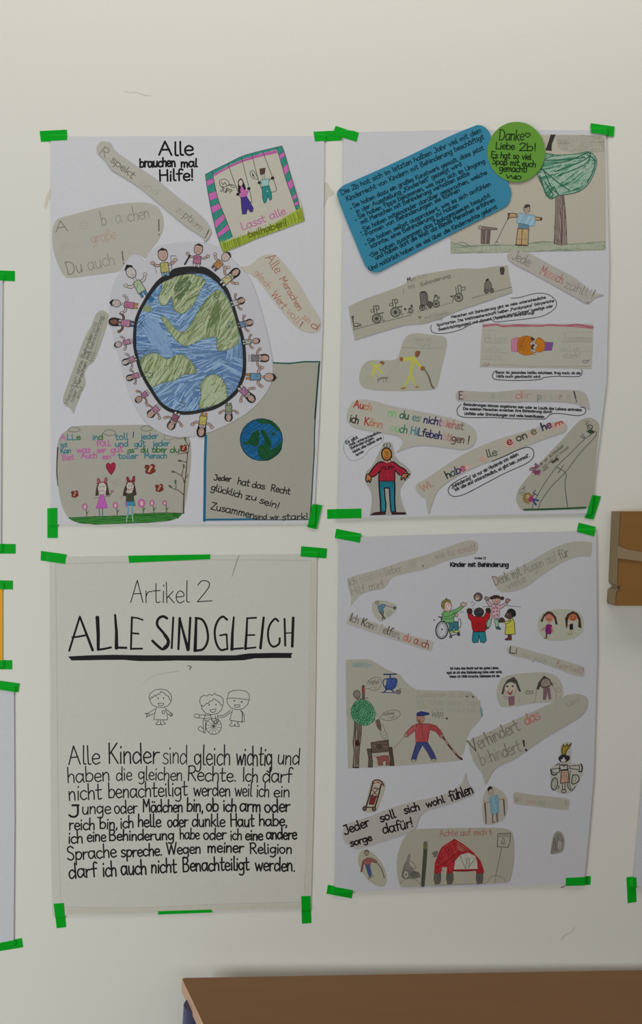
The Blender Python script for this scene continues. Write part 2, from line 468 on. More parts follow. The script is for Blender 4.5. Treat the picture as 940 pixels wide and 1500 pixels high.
# ---------------------------------------------------------------- green tape strips
def edge_dist(p, poly):
    P = Vector(p); best = 1e9; n = len(poly)
    for i in range(n):
        a, b = Vector(poly[i]), Vector(poly[(i + 1) % n]); d = b - a
        t = max(0, min(1, (P - a).dot(d) / d.dot(d))); best = min(best, (a + d * t - P).length)
    return best
tape_mat, nt_, b_ = new_mat('green_tape', 0.5, 0.12)
b_.inputs['Base Color'].default_value = (0.0, 0.41, 0.015, 1)
def tape(q, label, posters, lift=0.0, nx=26, ny=26):
    q = [Vector(p) for p in q]; V = []; F = []
    def height(p):
        h = 0.00012
        for P in posters:
            d = edge_dist(p, P.pts) * (1 if inside(p, P.pts) else -1)
            t = max(0, min(1, (d + 4.2) / 2.6)); t = t * t * (3 - 2 * t)
            h = max(h, 0.00012 + (-P.top) * t)
        return h + lift
    for side in (0, 1):
        for j in range(ny + 1):
            for i in range(nx + 1):
                u, w = i / nx, j / ny
                p = (q[0] * (1 - u) + q[1] * u) * (1 - w) + (q[3] * (1 - u) + q[2] * u) * w
                x, z = wx(p); V.append((x, -height(p) - (0.00016 if side == 0 else 0), z))
    m = (nx + 1) * (ny + 1)
    for j in range(ny):
        for i in range(nx):
            a = j * (nx + 1) + i; F.append((a, a + nx + 1, a + nx + 2, a + 1)); F.append((m + a, m + a + 1, m + a + nx + 2, m + a + nx + 1))
    rim = [i for i in range(nx)] + [nx + j * (nx + 1) for j in range(ny)] + [m - 1 - i for i in range(nx)] + [(ny - j) * (nx + 1) for j in range(ny)]
    for a, b in zip(rim, rim[1:] + rim[:1]): F.append((a, b, b + m, a + m))
    c = sum((Vector(v) for v in V), Vector()) / len(V)
    me = bpy.data.meshes.new('tape_strip'); me.from_pydata([Vector(v) - c for v in V], [], F); me.materials.append(tape_mat); me.update()
    o = bpy.data.objects.new('tape_strip', me); o.location = c; col.objects.link(o)
    tag(o, label, 'tape', 'green tape strips')
    return o
for q, l, ps, lf in [
 ([(58, 192), (98, 190), (99, 206), (60, 208)], 'green tape strip on the upper left corner of the globe poster', [P1], 0),
 ([(459, 193), (500, 191), (500, 206), (461, 208)], 'green tape strip on the upper right corner of the globe poster', [P1], 0),
 ([(491.5, 184.5), (525.5, 196), (522, 209), (486, 198)], 'tilted green tape strip on the upper left corner of the blue-card poster', [P2], .0002),
 ([(864.5, 181), (899.5, 186), (898, 201), (863.5, 196)], 'green tape strip on the upper right corner of the blue-card poster', [P2], .001),
 ([(69.5, 744.5), (84.5, 744), (84.5, 788), (69.5, 788)], 'upright green tape strip on the lower left corner of the globe poster', [P1], .0003),
 ([(457.6, 738.5), (471.7, 740), (463.6, 775.4), (450, 772)], 'slanting green tape strip on the lower right corner of the globe poster', [P1], .0015),
 ([(479, 746), (529, 745), (529, 759), (479, 760)], 'green tape strip below the red-sweater figure on the lower left corner of its poster', [P2], 0),
 ([(866, 725), (879.6, 727), (868.7, 761), (855.7, 758.7)], 'slanting green tape strip beside the seesaw drawing', [P2], .0007),
 ([(847, 765.6), (872, 771.7), (868.7, 785.6), (844, 779)], 'green tape strip on the upper right corner of the Kinder mit Behinderung poster', [P4], .0003),
 ([(492.3, 774.5), (529, 781.7), (527, 795), (490, 788)], 'green tape strip on the upper left corner of the Kinder mit Behinderung poster', [P4], 0),
 ([(60, 807), (97.5, 812), (96, 826), (59.5, 821)], 'green tape strip on the upper left corner of the ALLE SIND GLEICH poster', [P3], 0),
 ([(188, 814), (308, 812), (308, 819), (189.5, 824.5)], 'long green tape strip along the top edge of the ALLE SIND GLEICH poster', [P3], 0),
 ([(441, 800), (479, 803.4), (478, 818), (440, 815)], 'green tape strip on the upper right corner of the ALLE SIND GLEICH poster', [P3], 0),
 ([(79, 1323), (94, 1322), (97, 1358), (83, 1359.6)], 'upright green tape strip on the lower left corner of the ALLE SIND GLEICH poster', [P3], 0),
 ([(231.6, 1334), (310, 1331.6), (310.7, 1336), (231.6, 1339)], 'thin green tape strip along the bottom edge of the ALLE SIND GLEICH poster', [P3], 0),
 ([(441, 1312), (454.5, 1311.5), (456, 1352), (442, 1353)], 'upright green tape strip on the lower right corner of the ALLE SIND GLEICH poster', [P3], 0),
 ([(480, 1296), (517, 1302.6), (515, 1316), (478, 1309)], 'green tape strip on the lower left corner of the Kinder mit Behinderung poster', [P4], 0),
 ([(827.5, 1284.6), (865, 1283), (864.6, 1296), (827.5, 1297.6)], 'green tape strip on the lower right corner of the Kinder mit Behinderung poster', [P4], 0),
 ([(-30, 395), (22, 397), (22, 412), (-30, 410.5)], 'topmost green tape strip at the left frame edge', [S1], 0),
 ([(-30, 796), (23, 797), (23, 811), (-30, 811)], 'green tape strip at the left frame edge, on the bottom of the upper white sheet', [S1], 0),
 ([(-30, 849), (19, 850.5), (19, 863.5), (-30, 862.5)], 'green tape strip at the left frame edge on the top of the orange sheet', [S2], 0),
 ([(-30, 966.5), (18, 967), (18, 980.5), (-30, 980.5)], 'green tape strip at the left frame edge on the bottom of the orange sheet', [S2], 0),
 ([(-30, 993), (29, 1001), (27, 1014), (-30, 1005)], 'green tape strip on the top corner of the white sheet below the orange one', [S3], 0.0006),
 ([(-30, 1386), (32, 1374), (34, 1387.5), (-30, 1398)], 'lowest green tape strip at the left frame edge', [S3], 0),
 ([(917, 1285), (930, 1283), (932, 1321), (919, 1323)], 'upright green tape strip at the lower right frame edge', [S4], 0),
]: tape(q, l, ps, lf)

# ---------------------------------------------------------------- board box at the right edge
bx0 = empty('wooden_box', (wx((960, 883))[0], 0, wx((960, 883))[1])); tag(bx0, 'brown wooden box with pale edge band, cut off by the right frame edge', 'box')
wood_dark = noisy('brown_board', '724f24', 9, 0.10, rough=0.55, spec=0.3, stretch=(0.6, 1, 7), detail=6)
band = noisy('grey_edge_band', '675840', 60, 0.12, rough=0.6, spec=0.3, stretch=(1, 1, 0.2), detail=5)
out = [(895.6, 749), (1020, 749), (1020, 884), (889.8, 884), (888.8, 880), (890.0, 864), (892, 861.5), (895.8, 859.5), (895.8, 856.5), (892.5, 854), (891.3, 850), (893.4, 800)]
v, f = prism(out, 0, -0.0285)
link('body', v, f, [wood_dark], None, bx0)
# edge band wraps the left side
W = [(x * 1.0, y) for x, y in [(895.6, 749), (893.4, 800), (891.3, 850), (892.5, 854), (895.8, 856.5), (895.8, 859.5), (892, 861.5), (890.0, 864), (888.8, 880), (889.8, 884)]]
V = []; F = []
for x, y in W:
    for dx, yy in ((-0.5, 0.0), (-0.5, -0.0290), (0.7, -0.0296), (1.5, -0.0290)):
        X, Z = wx((x + dx, y)); V.append((X, yy, Z))
for i in range(len(W) - 1):
    for k in range(3):
        a = i * 4 + k; F.append((a, a + 1, a + 5, a + 4))
link('edge_band', V, F, [band], None, bx0)
v, f = prism([(893.6, 798), (906, 803.5), (935, 808), (1020, 821), (1020, 836), (940, 822), (915, 818.5), (893.2, 816)], -0.0286, -0.0305)
o = link('cross_strip', v, f, [noisy('pale_strip', '7d6a50', 60, 0.12, rough=0.6, spec=0.3, stretch=(0.2, 1, 1), detail=5)], None, bx0); o['label'] = 'pale grey strip across the front'
v, f = prism(ellipse(895.6, 858, 1.5, 3.0), -0.0280, -0.0292)
blk, _, b_ = new_mat('dark_hole', 0.9, 0.1); b_.inputs['Base Color'].default_value = (0.01, 0.01, 0.01, 1)
link('hole', v, f, [blk], None, bx0)

# ---------------------------------------------------------------- school table under the posters
TZ = 0.744; TT = 0.0195
t0 = empty('school_table', (0.4, -0.35, 0)); tag(t0, 'brown trapezoid school table pushed against the wall under the posters', 'table')
cs = [(-0.2065, -0.038), (1.02, -0.004), (0.80, -0.60), (0.075, -0.63)]
def rounded(cs, r, n=4):
    out = []; m = len(cs)
    for i in range(m):
        p, a, b = Vector(cs[i]), Vector(cs[i - 1]), Vector(cs[(i + 1) % m])
        d0, d1 = (a - p).normalized(), (b - p).normalized()
        for k in range(n + 1):
            t = k / n; q0 = p + d0 * r * (1 - t); q1 = p + d1 * r * t; out.append(q0 * (1 - t) + q1 * t)
    return out
R0 = rounded(cs, 0.006)
def slab(R, z0, z1, cham=0.0015):
    n = len(R); c = sum(R, Vector((0, 0))) / n; V = []
    for z, k in ((z0, cham), (z0 + cham, 0), (z1 - cham, 0), (z1, cham)):
        for p in R: q = p - (p - c).normalized() * k; V.append((q.x, q.y, z))
    F = [tuple(range(3 * n, 4 * n)), tuple(reversed(range(n)))]
    for l in range(3):
        for i in range(n): j = (i + 1) % n; F.append((l * n + i, l * n + j, (l + 1) * n + j, (l + 1) * n + i))
    return V, F
top_mat = noisy('beech_laminate', '65482d', 7, 0.07, rough=0.5, spec=0.22, stretch=(0.5, 9, 1), detail=7)
edge_mat = noisy('table_edge', '997c67', 30, 0.08, rough=0.5)
V, F = slab(R0, TZ - TT, TZ); mi = [0, 0] + [1] * (len(F) - 2)
V = [Vector(v) for v in V]
link('tabletop', V, F, [top_mat, edge_mat], mi, t0)
# dark gap line strip along the back edge of the top
blue, _, b_ = new_mat('blue_lacquer', 0.4, 0.4); b_.inputs['Base Color'].default_value = (0.075, 0.085, 0.19, 1)
def tube(name, path, r, mat, parent, n=14):
    V = []; F = []
    P = [Vector(p) for p in path]
    for i, p in enumerate(P):
        t = (P[min(i + 1, len(P) - 1)] - P[max(i - 1, 0)]).normalized()
        a = t.cross(Vector((0, 1, 0.3))).normalized(); b = t.cross(a)
        for k in range(n):
            w = 2 * math.pi * k / n; V.append(p + (a * math.cos(w) + b * math.sin(w)) * r)
    for i in range(len(P) - 1):
        for k in range(n): j = (k + 1) % n; F.append((i * n + k, i * n + j, (i + 1) * n + j, (i + 1) * n + k))
    F.append(tuple(range(n))); F.append(tuple(range((len(P) - 1) * n, len(P) * n)))
    o = link(name, V, F, [mat], None, parent)
    for p in o.data.polygons: p.use_smooth = True
    return o
for tx, ty, fx, fy in ((-0.178, -0.078, -0.222, -0.074), (0.90, -0.07, 0.94, -0.06), (0.74, -0.52, 0.77, -0.56), (0.13, -0.53, 0.10, -0.57)):
    l = tube('leg', [(tx + (fx - tx) * k / 8, ty + (fy - ty) * k / 8, (TZ - TT) * (1 - k / 8) + 0.006) for k in range(9)], 0.017, blue, t0)
    tube('foot_cap', [(fx, fy, 0.03), (fx, fy, 0.0)], 0.02, blk, l)
v, f = [], []
rail = [(-0.15, -0.085), (0.88, -0.075), (0.73, -0.51), (0.14, -0.52)]
for i in range(4):
    a, b = rail[i], rail[(i + 1) % 4]
    tube('frame_rail', [(a[0], a[1], TZ - TT - 0.02), (b[0], b[1], TZ - TT - 0.02)], 0.014, blue, t0)

# ================================================================ poster 1: the globe
KR = '96938a'; KR2 = '8e8b80'
BLK = '1d1c1b'
K(50, 180, 3.615)
c, I = P1.cut('text_strip', [(335, 130), (350, 108), (370, 103), (405, 115), (430, 155), (520, 220), (640, 300), (760, 400), (880, 495), (935, 570), (930, 605), (905, 637, 1), (890, 605), (800, 545), (680, 445), (560, 345), (450, 275), (410, 250), (380, 205), (340, 165)], KR, 3, label='long slanting kraft paper strip with faint pencil writing')
I.text([('R', '6d6559')], (345, 165), (378, 190), 50, 4.5)
I.text([('spekt', '5e564b')], (405, 205), (520, 300), 38, 4.5)
I.text([('und', '8a8276')], (560, 330), (650, 390), 42, 3.5)
I.text([('Ak', '96908a'), ('z', '7e766a'), ('e', '8e867b'), ('pt', '6e665a'), ('i', '5c554b'), ('e', '857d70'), ('r', '6d665a'), ('n', '7d756a')], (705, 430), (880, 580), 42, 4)
I.text([('!', '4a443c')], (890, 605), (925, 618), 44, 6)
I.build('lettering', c)
# big bubble
c, I = P1.cut('speech_bubble', [(98, 600), (105, 545), (130, 510), (200, 490), (330, 455), (450, 432), (580, 424), (650, 445), (683, 500), (685, 560), (660, 620), (625, 665), (590, 720, 1), (560, 702), (540, 700), (505, 735), (480, 770), (440, 790), (330, 805), (200, 822), (160, 810), (130, 755), (105, 680)], KR, 1, label='rounded kraft paper speech bubble with pencilled lines')
I.text([('A', '6a6459'), ('ll', None), ('e', '8f897d')], (115, 585), (285, 562), 60, 4.5)
I.text([('b', '6f695e'), (' ', None), ('r', '8f897e'), ('a', '827b70'), ('u', '918b80'), ('chen', '716b60')], (360, 550), (612, 505), 78, 4, xh=.5)
I.text([('!', '5c564c')], (645, 600), (680, 597), 82, 7)
I.text([('e', '8e887c'), ('in', '918b7f'), ('e', '94908a')], (150, 680), (245, 664), 60, 4)
I.text([('große', '94796d'), ('s', '999186')], (305, 640), (460, 612), 58, 4)
I.text([('Du', '69635a'), (' ', None), ('auch', '7a746a')], (180, 808), (430, 752), 70, 4.5)
I.text([('!', '5c564c')], (460, 752), (490, 746), 66, 7)
I.build('lettering', c)
I = P1.ink()
I.text('Alle', (660, 172), (840, 176), 72, 10.5, '0e0e0e', xh=.68)
I.text('brauchen', (560, 238), (748, 234), 46, 9.5, '0e0e0e', xh=.65); I.text('mal', (778, 236), (862, 236), 42, 9.5, '0e0e0e', xh=.65)
I.text('Hilfe!', (662, 310), (845, 308), 60, 10, '0e0e0e', xh=.6)
I.build('title_lettering', P1.root, 'black brush-pen heading')

# ---- swing picture
K(300, 210, 6.267)
c, I = P1.cut('swing_picture', [(5, 295, 1), (85, 250), (210, 190), (335, 128), (450, 92), (560, 65), (705, 28, 1), (735, 110), (780, 260), (860, 500), (895, 600), (918, 715, 1), (700, 800), (480, 880), (330, 945), (170, 1010, 1), (135, 920), (100, 790), (50, 560), (20, 390)], 'a19d90', 2, label='colourful drawing of two children on swings')
TEAL, PINK, DK = '2c7466', 'a4588f', '1b2a28'
I.fill([(5, 295), (85, 250), (210, 190), (335, 128), (450, 92), (560, 65), (660, 40), (665, 62), (540, 92), (440, 122), (340, 156), (220, 210), (80, 290)], TEAL)
I.fill([(80, 290), (220, 213), (340, 158), (440, 124), (540, 94), (660, 66), (660, 98), (545, 122), (440, 150), (345, 180), (225, 232), (82, 312)], PINK)
I.hatch([(80, 290), (220, 213), (340, 158), (440, 124), (540, 94), (660, 66), (660, 98), (545, 122), (440, 150), (345, 180), (225, 232), (82, 312)], -22, 11, 6, '8d4678')
# left post
Lp = [(8, 290), (20, 385), (50, 560), (100, 790), (142, 925)]; Rp = [(72, 265), (85, 350), (130, 540), (195, 700), (262, 880)]
def at(P, t):
    t *= len(P) - 1; i = min(int(t), len(P) - 2); t -= i
    return (P[i][0] * (1 - t) + P[i + 1][0] * t, P[i][1] * (1 - t) + P[i + 1][1] * t)
tl = [0, .16, .27, .37, .46, .53, .60, .68, .75, .83, .90, 1.0]
for k in range(11):
    q = [at(Lp, tl[k]), at(Rp, tl[k] * .97 + (.01 if k else 0)), at(Rp, tl[k + 1] * .97 + .01), at(Lp, tl[k + 1])]
    I.fill(q, TEAL if k % 2 == 0 else PINK)
I.line(Lp, 5, DK); I.line(Rp, 5, DK)
for k in range(1, 11): I.line([at(Lp, tl[k]), at(Rp, tl[k] * .97 + .01)], 3, '3a3a44')
Lq = [(655, 40), (690, 150), (745, 340), (800, 500), (838, 615)]; Rq = [(705, 30), (735, 110), (785, 290), (840, 470), (872, 600)]
tr = [0, .17, .26, .36, .45, .55, .65, .74, .81, .87, .93, 1.0]
for k in range(11):
    I.fill([at(Lq, tr[k]), at(Rq, tr[k]), at(Rq, tr[k + 1]), at(Lq, tr[k + 1])], TEAL if k % 2 == 0 else PINK)
I.line(Lq, 5, DK); I.line(Rq, 5, DK)
for k in range(1, 11): I.line([at(Lq, tr[k]), at(Rq, tr[k])], 3, '3a3a44')
I.line([(838, 615), (872, 605)], 5, DK); I.line([(5, 293), (85, 250), (210, 190), (335, 128), (450, 92), (560, 65), (705, 30)], 4.5, DK)
I.line([(80, 290), (72, 265)], 3, DK)
I.build('swing_frame_drawing', c)
I = Ink(I.y)
gr = [(140, 925), (200, 905), (265, 882), (360, 850), (480, 810), (600, 760), (700, 710), (770, 665), (840, 625), (890, 602), (917, 714), (700, 798), (480, 878), (330, 943), (170, 1008)]
I.fill(gr, '73812a'); I.hatch(gr, 72, 12, 8, '8d9b35'); I.hatch(gr, 74, 18, 6, '5c6a20')
for k in range(34):
    t = k / 33; p = at(gr[:10], t); I.line([p, (p[0] + random.uniform(-3, 8), p[1] - random.uniform(10, 34))], [9, 2], random.choice(['8d9b35', '7f8d2e']))
I.text('Lasst alle', (345, 805), (745, 655), 72, 9, '9d5584')
I.text('teilhaben!', (400, 872), (755, 755), 58, 9, '4f5216', slant=.1)
I.build('lettering', c)
I = Ink(I.y)
for a, b in (((213, 190), (325, 500)), ((337, 130), (435, 540)), ((433, 95), (520, 440)), ((533, 70), (655, 400))): pass
I.line([(213, 190), (260, 330), (330, 510)], 5, DK); I.line([(337, 140), (375, 290), (410, 430), (432, 540), (415, 545)], 5, DK)
I.line([(433, 110), (465, 240), (500, 370), (530, 440)], 5, DK); I.line([(533, 85), (580, 210), (630, 340), (655, 410), (650, 445), (610, 455)], 5, DK)
# girl
I.shape([(305, 350), (330, 325), (350, 345), (372, 400), (380, 430), (340, 440), (315, 465), (305, 440)], '1c181b')
I.ell(330, 370, 18, 28, 'a79c90'); I.shape([(335, 395), (345, 400), (360, 430), (385, 440), (400, 430), (405, 440), (385, 500), (330, 500), (325, 440)], 'a0568b')
I.shape([(332, 505), (385, 495), (415, 545), (445, 600), (440, 635), (415, 635), (395, 600), (380, 655), (345, 655), (338, 600)], '3a2a6f', '241c48', 5)
I.ell(405, 422, 16, 14, '1d1a1c'); I.ell(304, 474, 15, 14, '1d1a1c'); I.line([(318, 470), (330, 450)], 6, '1d1a1c')
I.build('child_drawing', c, 'dark-haired girl with purple trousers on a swing')
I2 = Ink(I.y)
I2.shape([(505, 240), (555, 232), (550, 280), (530, 298), (508, 290)], '4a302c', '2a1f1e', 4); I2.shape([(525, 290), (550, 290), (550, 340), (530, 340)], '8a9791', '2f3a3a', 3)
I2.shape([(512, 345), (590, 330), (585, 395), (525, 405)], '7fa09c', '26403e', 4); I2.shape([(525, 408), (590, 395), (612, 470), (615, 520), (598, 530), (580, 490), (560, 550), (545, 555), (530, 510)], '20706c', '173f3e', 5)
I2.ell(622, 325, 16, 16, '1d1a1c'); I2.ell(500, 368, 14, 14, '1d1a1c'); I2.line([(590, 345), (610, 330)], 6, '1d1a1c'); I2.ell(575, 445, 6, 8, 'a0a098')
I2.build('child_drawing', c, 'boy with teal trousers on a swing')
I3 = Ink(I.y)
I3.line([(135, 375), (140, 345), (185, 335), (220, 360), (225, 380), (265, 390), (278, 408), (255, 410), (225, 390), (190, 405), (150, 400), (135, 375)], 5, DK)
I3.line([(150, 360), (170, 385), (185, 365), (205, 395), (230, 382), (255, 395)], 6, DK)
I3.text('JUP?', (140, 445), (240, 470), 40, 6, BLK)
I3.build('speech_bubble_drawing', c); I3 = Ink(I.y)
I3.line([(415, 280), (425, 258), (450, 262), (475, 300), (490, 330), (465, 335), (430, 315), (415, 280)], 5, DK); I3.line([(430, 275), (450, 300), (435, 295), (460, 318)], 6, DK)
I3.build('speech_bubble_drawing', c)

# ---- picture sheet with small earth (lower right)
K(280, 520, 4.476)
c, I = P1.cut('earth_picture', [(100, 60, 1), (530, 52, 1), (842, 44, 1), (830, 200, 1), (808, 500, 1), (795, 800, 1), (775, 1082, 1), (430, 1084, 1), (80, 1088, 1), (92, 540, 1)], KR2, 1, smooth=False, label='kraft paper sheet with a small painted earth and a teal border')
I.line([(530, 52), (640, 58), (740, 46), (842, 46)], 9, '16483c', False); I.line([(842, 44), (825, 250), (808, 480), (806, 640), (796, 800), (790, 930), (778, 1080)], 7, '1d4038', False)
I.line([(836, 60), (822, 240), (808, 420)], 6, '183530', False)
I.line([(97, 530), (92, 700), (90, 900), (87, 1086)], 17, '1c5573', False); I.line([(85, 1080), (300, 1078), (430, 1076)], 13, '1c5573'); I.line([(400, 1080), (600, 1080), (778, 1078)], 6, '2f3f4a')
I.build('border_drawing', c, 'teal and dark green marker border')
I = Ink(I.y)
I.ell(460, 556, 138, 137, '154d76', '0d3234', 6)
I.hatch(ellipse(460, 556, 133, 132), 30, 14, 9, '1a5681'); I.hatch(ellipse(460, 556, 133, 132), -35, 22, 8, '104264')
for lf in ([(340, 575), (380, 555), (400, 515), (440, 495), (445, 560), (430, 600), (390, 590), (345, 585)], [(455, 500), (480, 492), (510, 540), (525, 570), (520, 620), (560, 600), (590, 570), (592, 620), (560, 660), (510, 690), (470, 690), (440, 650), (440, 600), (470, 590), (480, 560), (470, 530)], [(430, 432), (470, 422), (520, 430), (560, 460), (585, 500), (560, 495), (530, 465), (500, 450), (460, 452)], [(525, 515), (545, 505), (550, 520), (535, 528)]):
    I.fill(lf, '0f3b22', True); I.hatch(lf, 60, 12, 8, '164829', True)
I.ell(460, 556, 138, 137, None, '0d2e30', 6)
I.build('earth_drawing', c)
I = Ink(I.y)
I.text('Jeder', (150, 820), (260, 830), 36, 7, BLK); I.text('hat', (302, 848), (380, 862), 46, 7, BLK); I.text('das', (398, 868), (480, 880), 42, 7, BLK); I.text('Recht', (520, 892), (645, 915), 44, 7, BLK)
I.text('glücklich', (128, 885), (330, 938), 44, 7, BLK); I.text('zu', (355, 945), (425, 955), 40, 7, BLK); I.text('sein!', (445, 968), (570, 1010), 44, 7, BLK)
I.text('Zusammen', (125, 1010), (410, 1072), 48, 7, BLK); I.text('sind wir', (415, 1074), (575, 1080), 34, 6, BLK); I.text('stark!', (595, 1082), (765, 1078), 42, 6.5, BLK)
I.build('lettering', c)
I = Ink(I.y); I.line([(385, 765), (410, 748), (430, 740)], 3, '8c877c'); I.build('pencil_mark', c)

# ---- girls and tulips picture (lower left)
K(60, 610, 3.917)
c, I = P1.cut('garden_picture', [(95, 180), (110, 120), (150, 80), (220, 55), (400, 52), (600, 50), (720, 75), (830, 100), (858, 150), (860, 260), (845, 400), (825, 520), (810, 560), (770, 590), (680, 607), (500, 615), (330, 621), (220, 612), (165, 585), (130, 530), (105, 430), (97, 300)], '8f8c81', 1, label='rounded drawing of two girls between tulips')
gr = [(158, 582), (300, 575), (480, 570), (545, 560), (700, 553), (815, 555), (790, 580), (740, 598), (620, 610), (480, 615), (330, 619), (220, 611), (180, 596)]
I.fill(gr, '295c25'); I.hatch(gr, 4, 9, 6, '1f4d1d'); I.hatch(gr, -3, 12, 6, '347030'); I.line([(160, 582), (300, 575), (480, 570)], 3, '16360f'); I.line([(545, 560), (700, 553), (812, 556)], 3, '16360f')
I.build('grass_drawing', c)
Y0 = I.y
I = Ink(Y0)
PKT, TE2, GRN = '9c5384', '2d6470', '2b5c31'
I.text([('A', PKT), ('LL', TE2), ('e', GRN)], (112, 138), (228, 133), 32, 6)
I.text([('in', TE2), ('d', GRN)], (298, 136), (356, 134), 34, 6); I.text('toll', (428, 136), (500, 133), 38, 6, TE2); I.text('!', (520, 124), (540, 124), 34, 6, '3c3564'); I.text('jeder', (572, 132), (672, 128), 34, 6, TE2)
I.text('ist', (115, 178), (152, 176), 28, 6, TE2); I.text('FOLL', (325, 174), (402, 168), 30, 6, PKT); I.text('und', (427, 174), (500, 172), 34, 6, TE2); I.text('gut', (537, 176), (600, 172), 34, 6, TE2); I.text('jeder', (640, 174), (738, 170), 34, 6, TE2)
I.text('Kan', (115, 213), (173, 210), 30, 6, TE2); I.text('was', (208, 210), (284, 208), 36, 6.5, PKT); I.text('ser', (322, 210), (375, 206), 30, 6, PKT); I.text('gut', (402, 210), (472, 202), 38, 6.5, PKT); I.text('as', (500, 210), (535, 208), 30, 6, GRN); I.text('du', (575, 208), (615, 206), 34, 6, GRN); I.text('aber', (640, 207), (722, 205), 32, 6, GRN); I.text('du', (742, 208), (795, 206), 34, 6, GRN)
I.text('Bist', (125, 252), (192, 248), 32, 6, PKT); I.text('Auch', (232, 242), (322, 240), 34, 6, PKT); I.text('ein', (355, 246), (402, 244), 30, 6, PKT); I.text('toller', (445, 244), (556, 242), 32, 6, TE2); I.text('Mensch', (595, 242), (722, 240), 32, 6, TE2)
I.build('lettering', c, 'pink, teal and green felt-pen lines')
I = Ink(Y0)
CG = '55595a'
for x, y, a, b in ((192, 76, 34, 15), (395, 94, 34, 18), (607, 70, 33, 16)):
    I.line([(x - a, y), (x - a * .7, y - b * .6), (x - a * .2, y - b), (x + a * .4, y - b * .8), (x + a, y - b * .2), (x + a * .85, y + b * .6), (x + a * .3, y + b * .8), (x, y + b), (x - a * .5, y + b * .7), (x - a * .95, y + b * .4), (x - a, y)], 3.5, CG)
    I.build('cloud_drawing', c); I = Ink(Y0)
I.line([(715, 100), (710, 132), (745, 135), (760, 125), (800, 128), (830, 120)], 3, CG)
I.build('cloud_drawing', c)
I = Ink(Y0)
I.shape([(402, 332), (380, 300), (377, 278), (388, 268), (402, 276), (415, 266), (428, 275), (426, 300), (412, 325)], '861f38', '6b1a2f', 4, True)
I.line([(395, 252), (402, 260), (412, 250), (425, 258)], 2.5, '8a857b')
I.build('heart_drawing', c, 'dark red heart')
for cx, cy, s_, hh in ((196, 445, .75, 0), (627, 302, 1.1, 1), (680, 410, .85, 0), (818, 182, .75, 2)):
    I = Ink(Y0)
    for dx, dy in ((-15, -10), (13, -14), (16, 8), (-12, 13), (2, 16)): I.ell(cx + dx * s_, cy + dy * s_, 12 * s_, 11 * s_, '6d2a22', '4a1c18', 3)
    I.line([(cx - 6 * s_, cy + 12 * s_), (cx + 8 * s_, cy - 12 * s_)], 9 * s_, 'b49a7c'); I.line([(cx - 6 * s_, cy + 12 * s_), (cx + 8 * s_, cy - 12 * s_)], 2.5, '4a1c18')
    I.build('butterfly_drawing', c)
I = Ink(Y0)
BR = '4a352c'
I.line([(818, 555), (820, 480), (825, 400), (835, 300), (842, 220), (855, 150)], [8, 4], BR)
for p in ([(820, 450), (790, 425), (760, 415), (742, 402)], [(775, 418), (776, 395), (772, 370)], [(824, 380), (810, 345), (780, 325), (760, 318)], [(808, 340), (815, 310), (820, 285)], [(838, 265), (815, 258), (795, 255)], [(843, 220), (830, 195)], [(850, 175), (835, 150), (825, 135)], [(820, 380), (845, 330)], [(845, 205), (800, 215), (782, 216)]): I.line(p, [5, 3], BR)
for x, y, r in ((743, 402, 40), (772, 375, 90), (760, 318, 10), (820, 285, 80), (797, 255, 10), (828, 130, 80)): I.ell(x, y, 11, 5, '4f5c3a', '35352a', 2, r)
I.build('branch_drawing', c); I = Ink(Y0)
I.line([(99, 180), (95, 250), (93, 330), (100, 400)], [8, 4], '3d2d29')
I.build('branch_drawing', c)
for x, y, r, ww in ((254, 518, 14, 1), (429, 510, 14, 1), (579, 498, 19, 1.25), (638, 497, 13, 1), (711, 496, 11, .9)):
    I = Ink(Y0)
    I.line([(x + 8, y + r), (x + 10, y + 48), (x + 9, y + 62 if y > 505 else y + 55)], 5, '2f5930'); I.line([(x + 10, y + 42), (x + 22, y + 25)], [6, 3], '2f5930')
    I.ell(x, y, r * .95, r * 1.2, 'a86a86', '8d4f72', 5); I.ell(x, y + 2, r * .4, r * .7, 'b99a92')
    if ww > 1.2:
        for a in range(8): I.ell(x + 17 * math.cos(a * .8), y + 20 * math.sin(a * .8), 6, 6, '9c4f86')
    I.build('tulip_drawing', c)
# left girl
I = Ink(Y0)
I.shape([(325, 390), (345, 378), (380, 380), (388, 410), (396, 450), (376, 458), (372, 410), (335, 410), (332, 455), (314, 455), (318, 415)], '3e2d2a')
I.ell(353, 412, 24, 34, 'a39c93'); I.line([(340, 425), (350, 430), (360, 424)], 3, '8a4a4a'); I.ell(343, 402, 3, 4, '47474d'); I.ell(362, 402, 3, 4, '47474d')
I.line([(322, 385), (350, 377), (380, 383)], 7, '79303c'); I.ell(333, 370, 8, 15, '8d4a58', '4a2228', 3, -15); I.ell(374, 366, 8, 15, '8d4a58', '4a2228', 3, 10)
I.shape([(342, 450), (362, 450), (384, 525), (318, 528)], '9e5091', '84407a', 3)
I.line([(340, 465), (308, 470)], 4, '6b6360'); I.line([(364, 462), (398, 460)], 4, '6b6360')
I.line([(336, 528), (338, 574)], 5, '3d5b66'); I.line([(355, 528), (355, 574)], 5, '3d5b66'); I.line([(394, 456), (412, 430)], 4, '5b4436'); I.ell(410, 430, 8, 7, '8d6a5c', '5b4436', 2)
I.build('child_drawing', c, 'girl with bunny ears in a pink dress')
I = Ink(Y0)
I.shape([(480, 410), (495, 380), (515, 372), (538, 385), (546, 420), (550, 450), (530, 460), (525, 420), (490, 425), (490, 458), (470, 455)], '3a2a27')
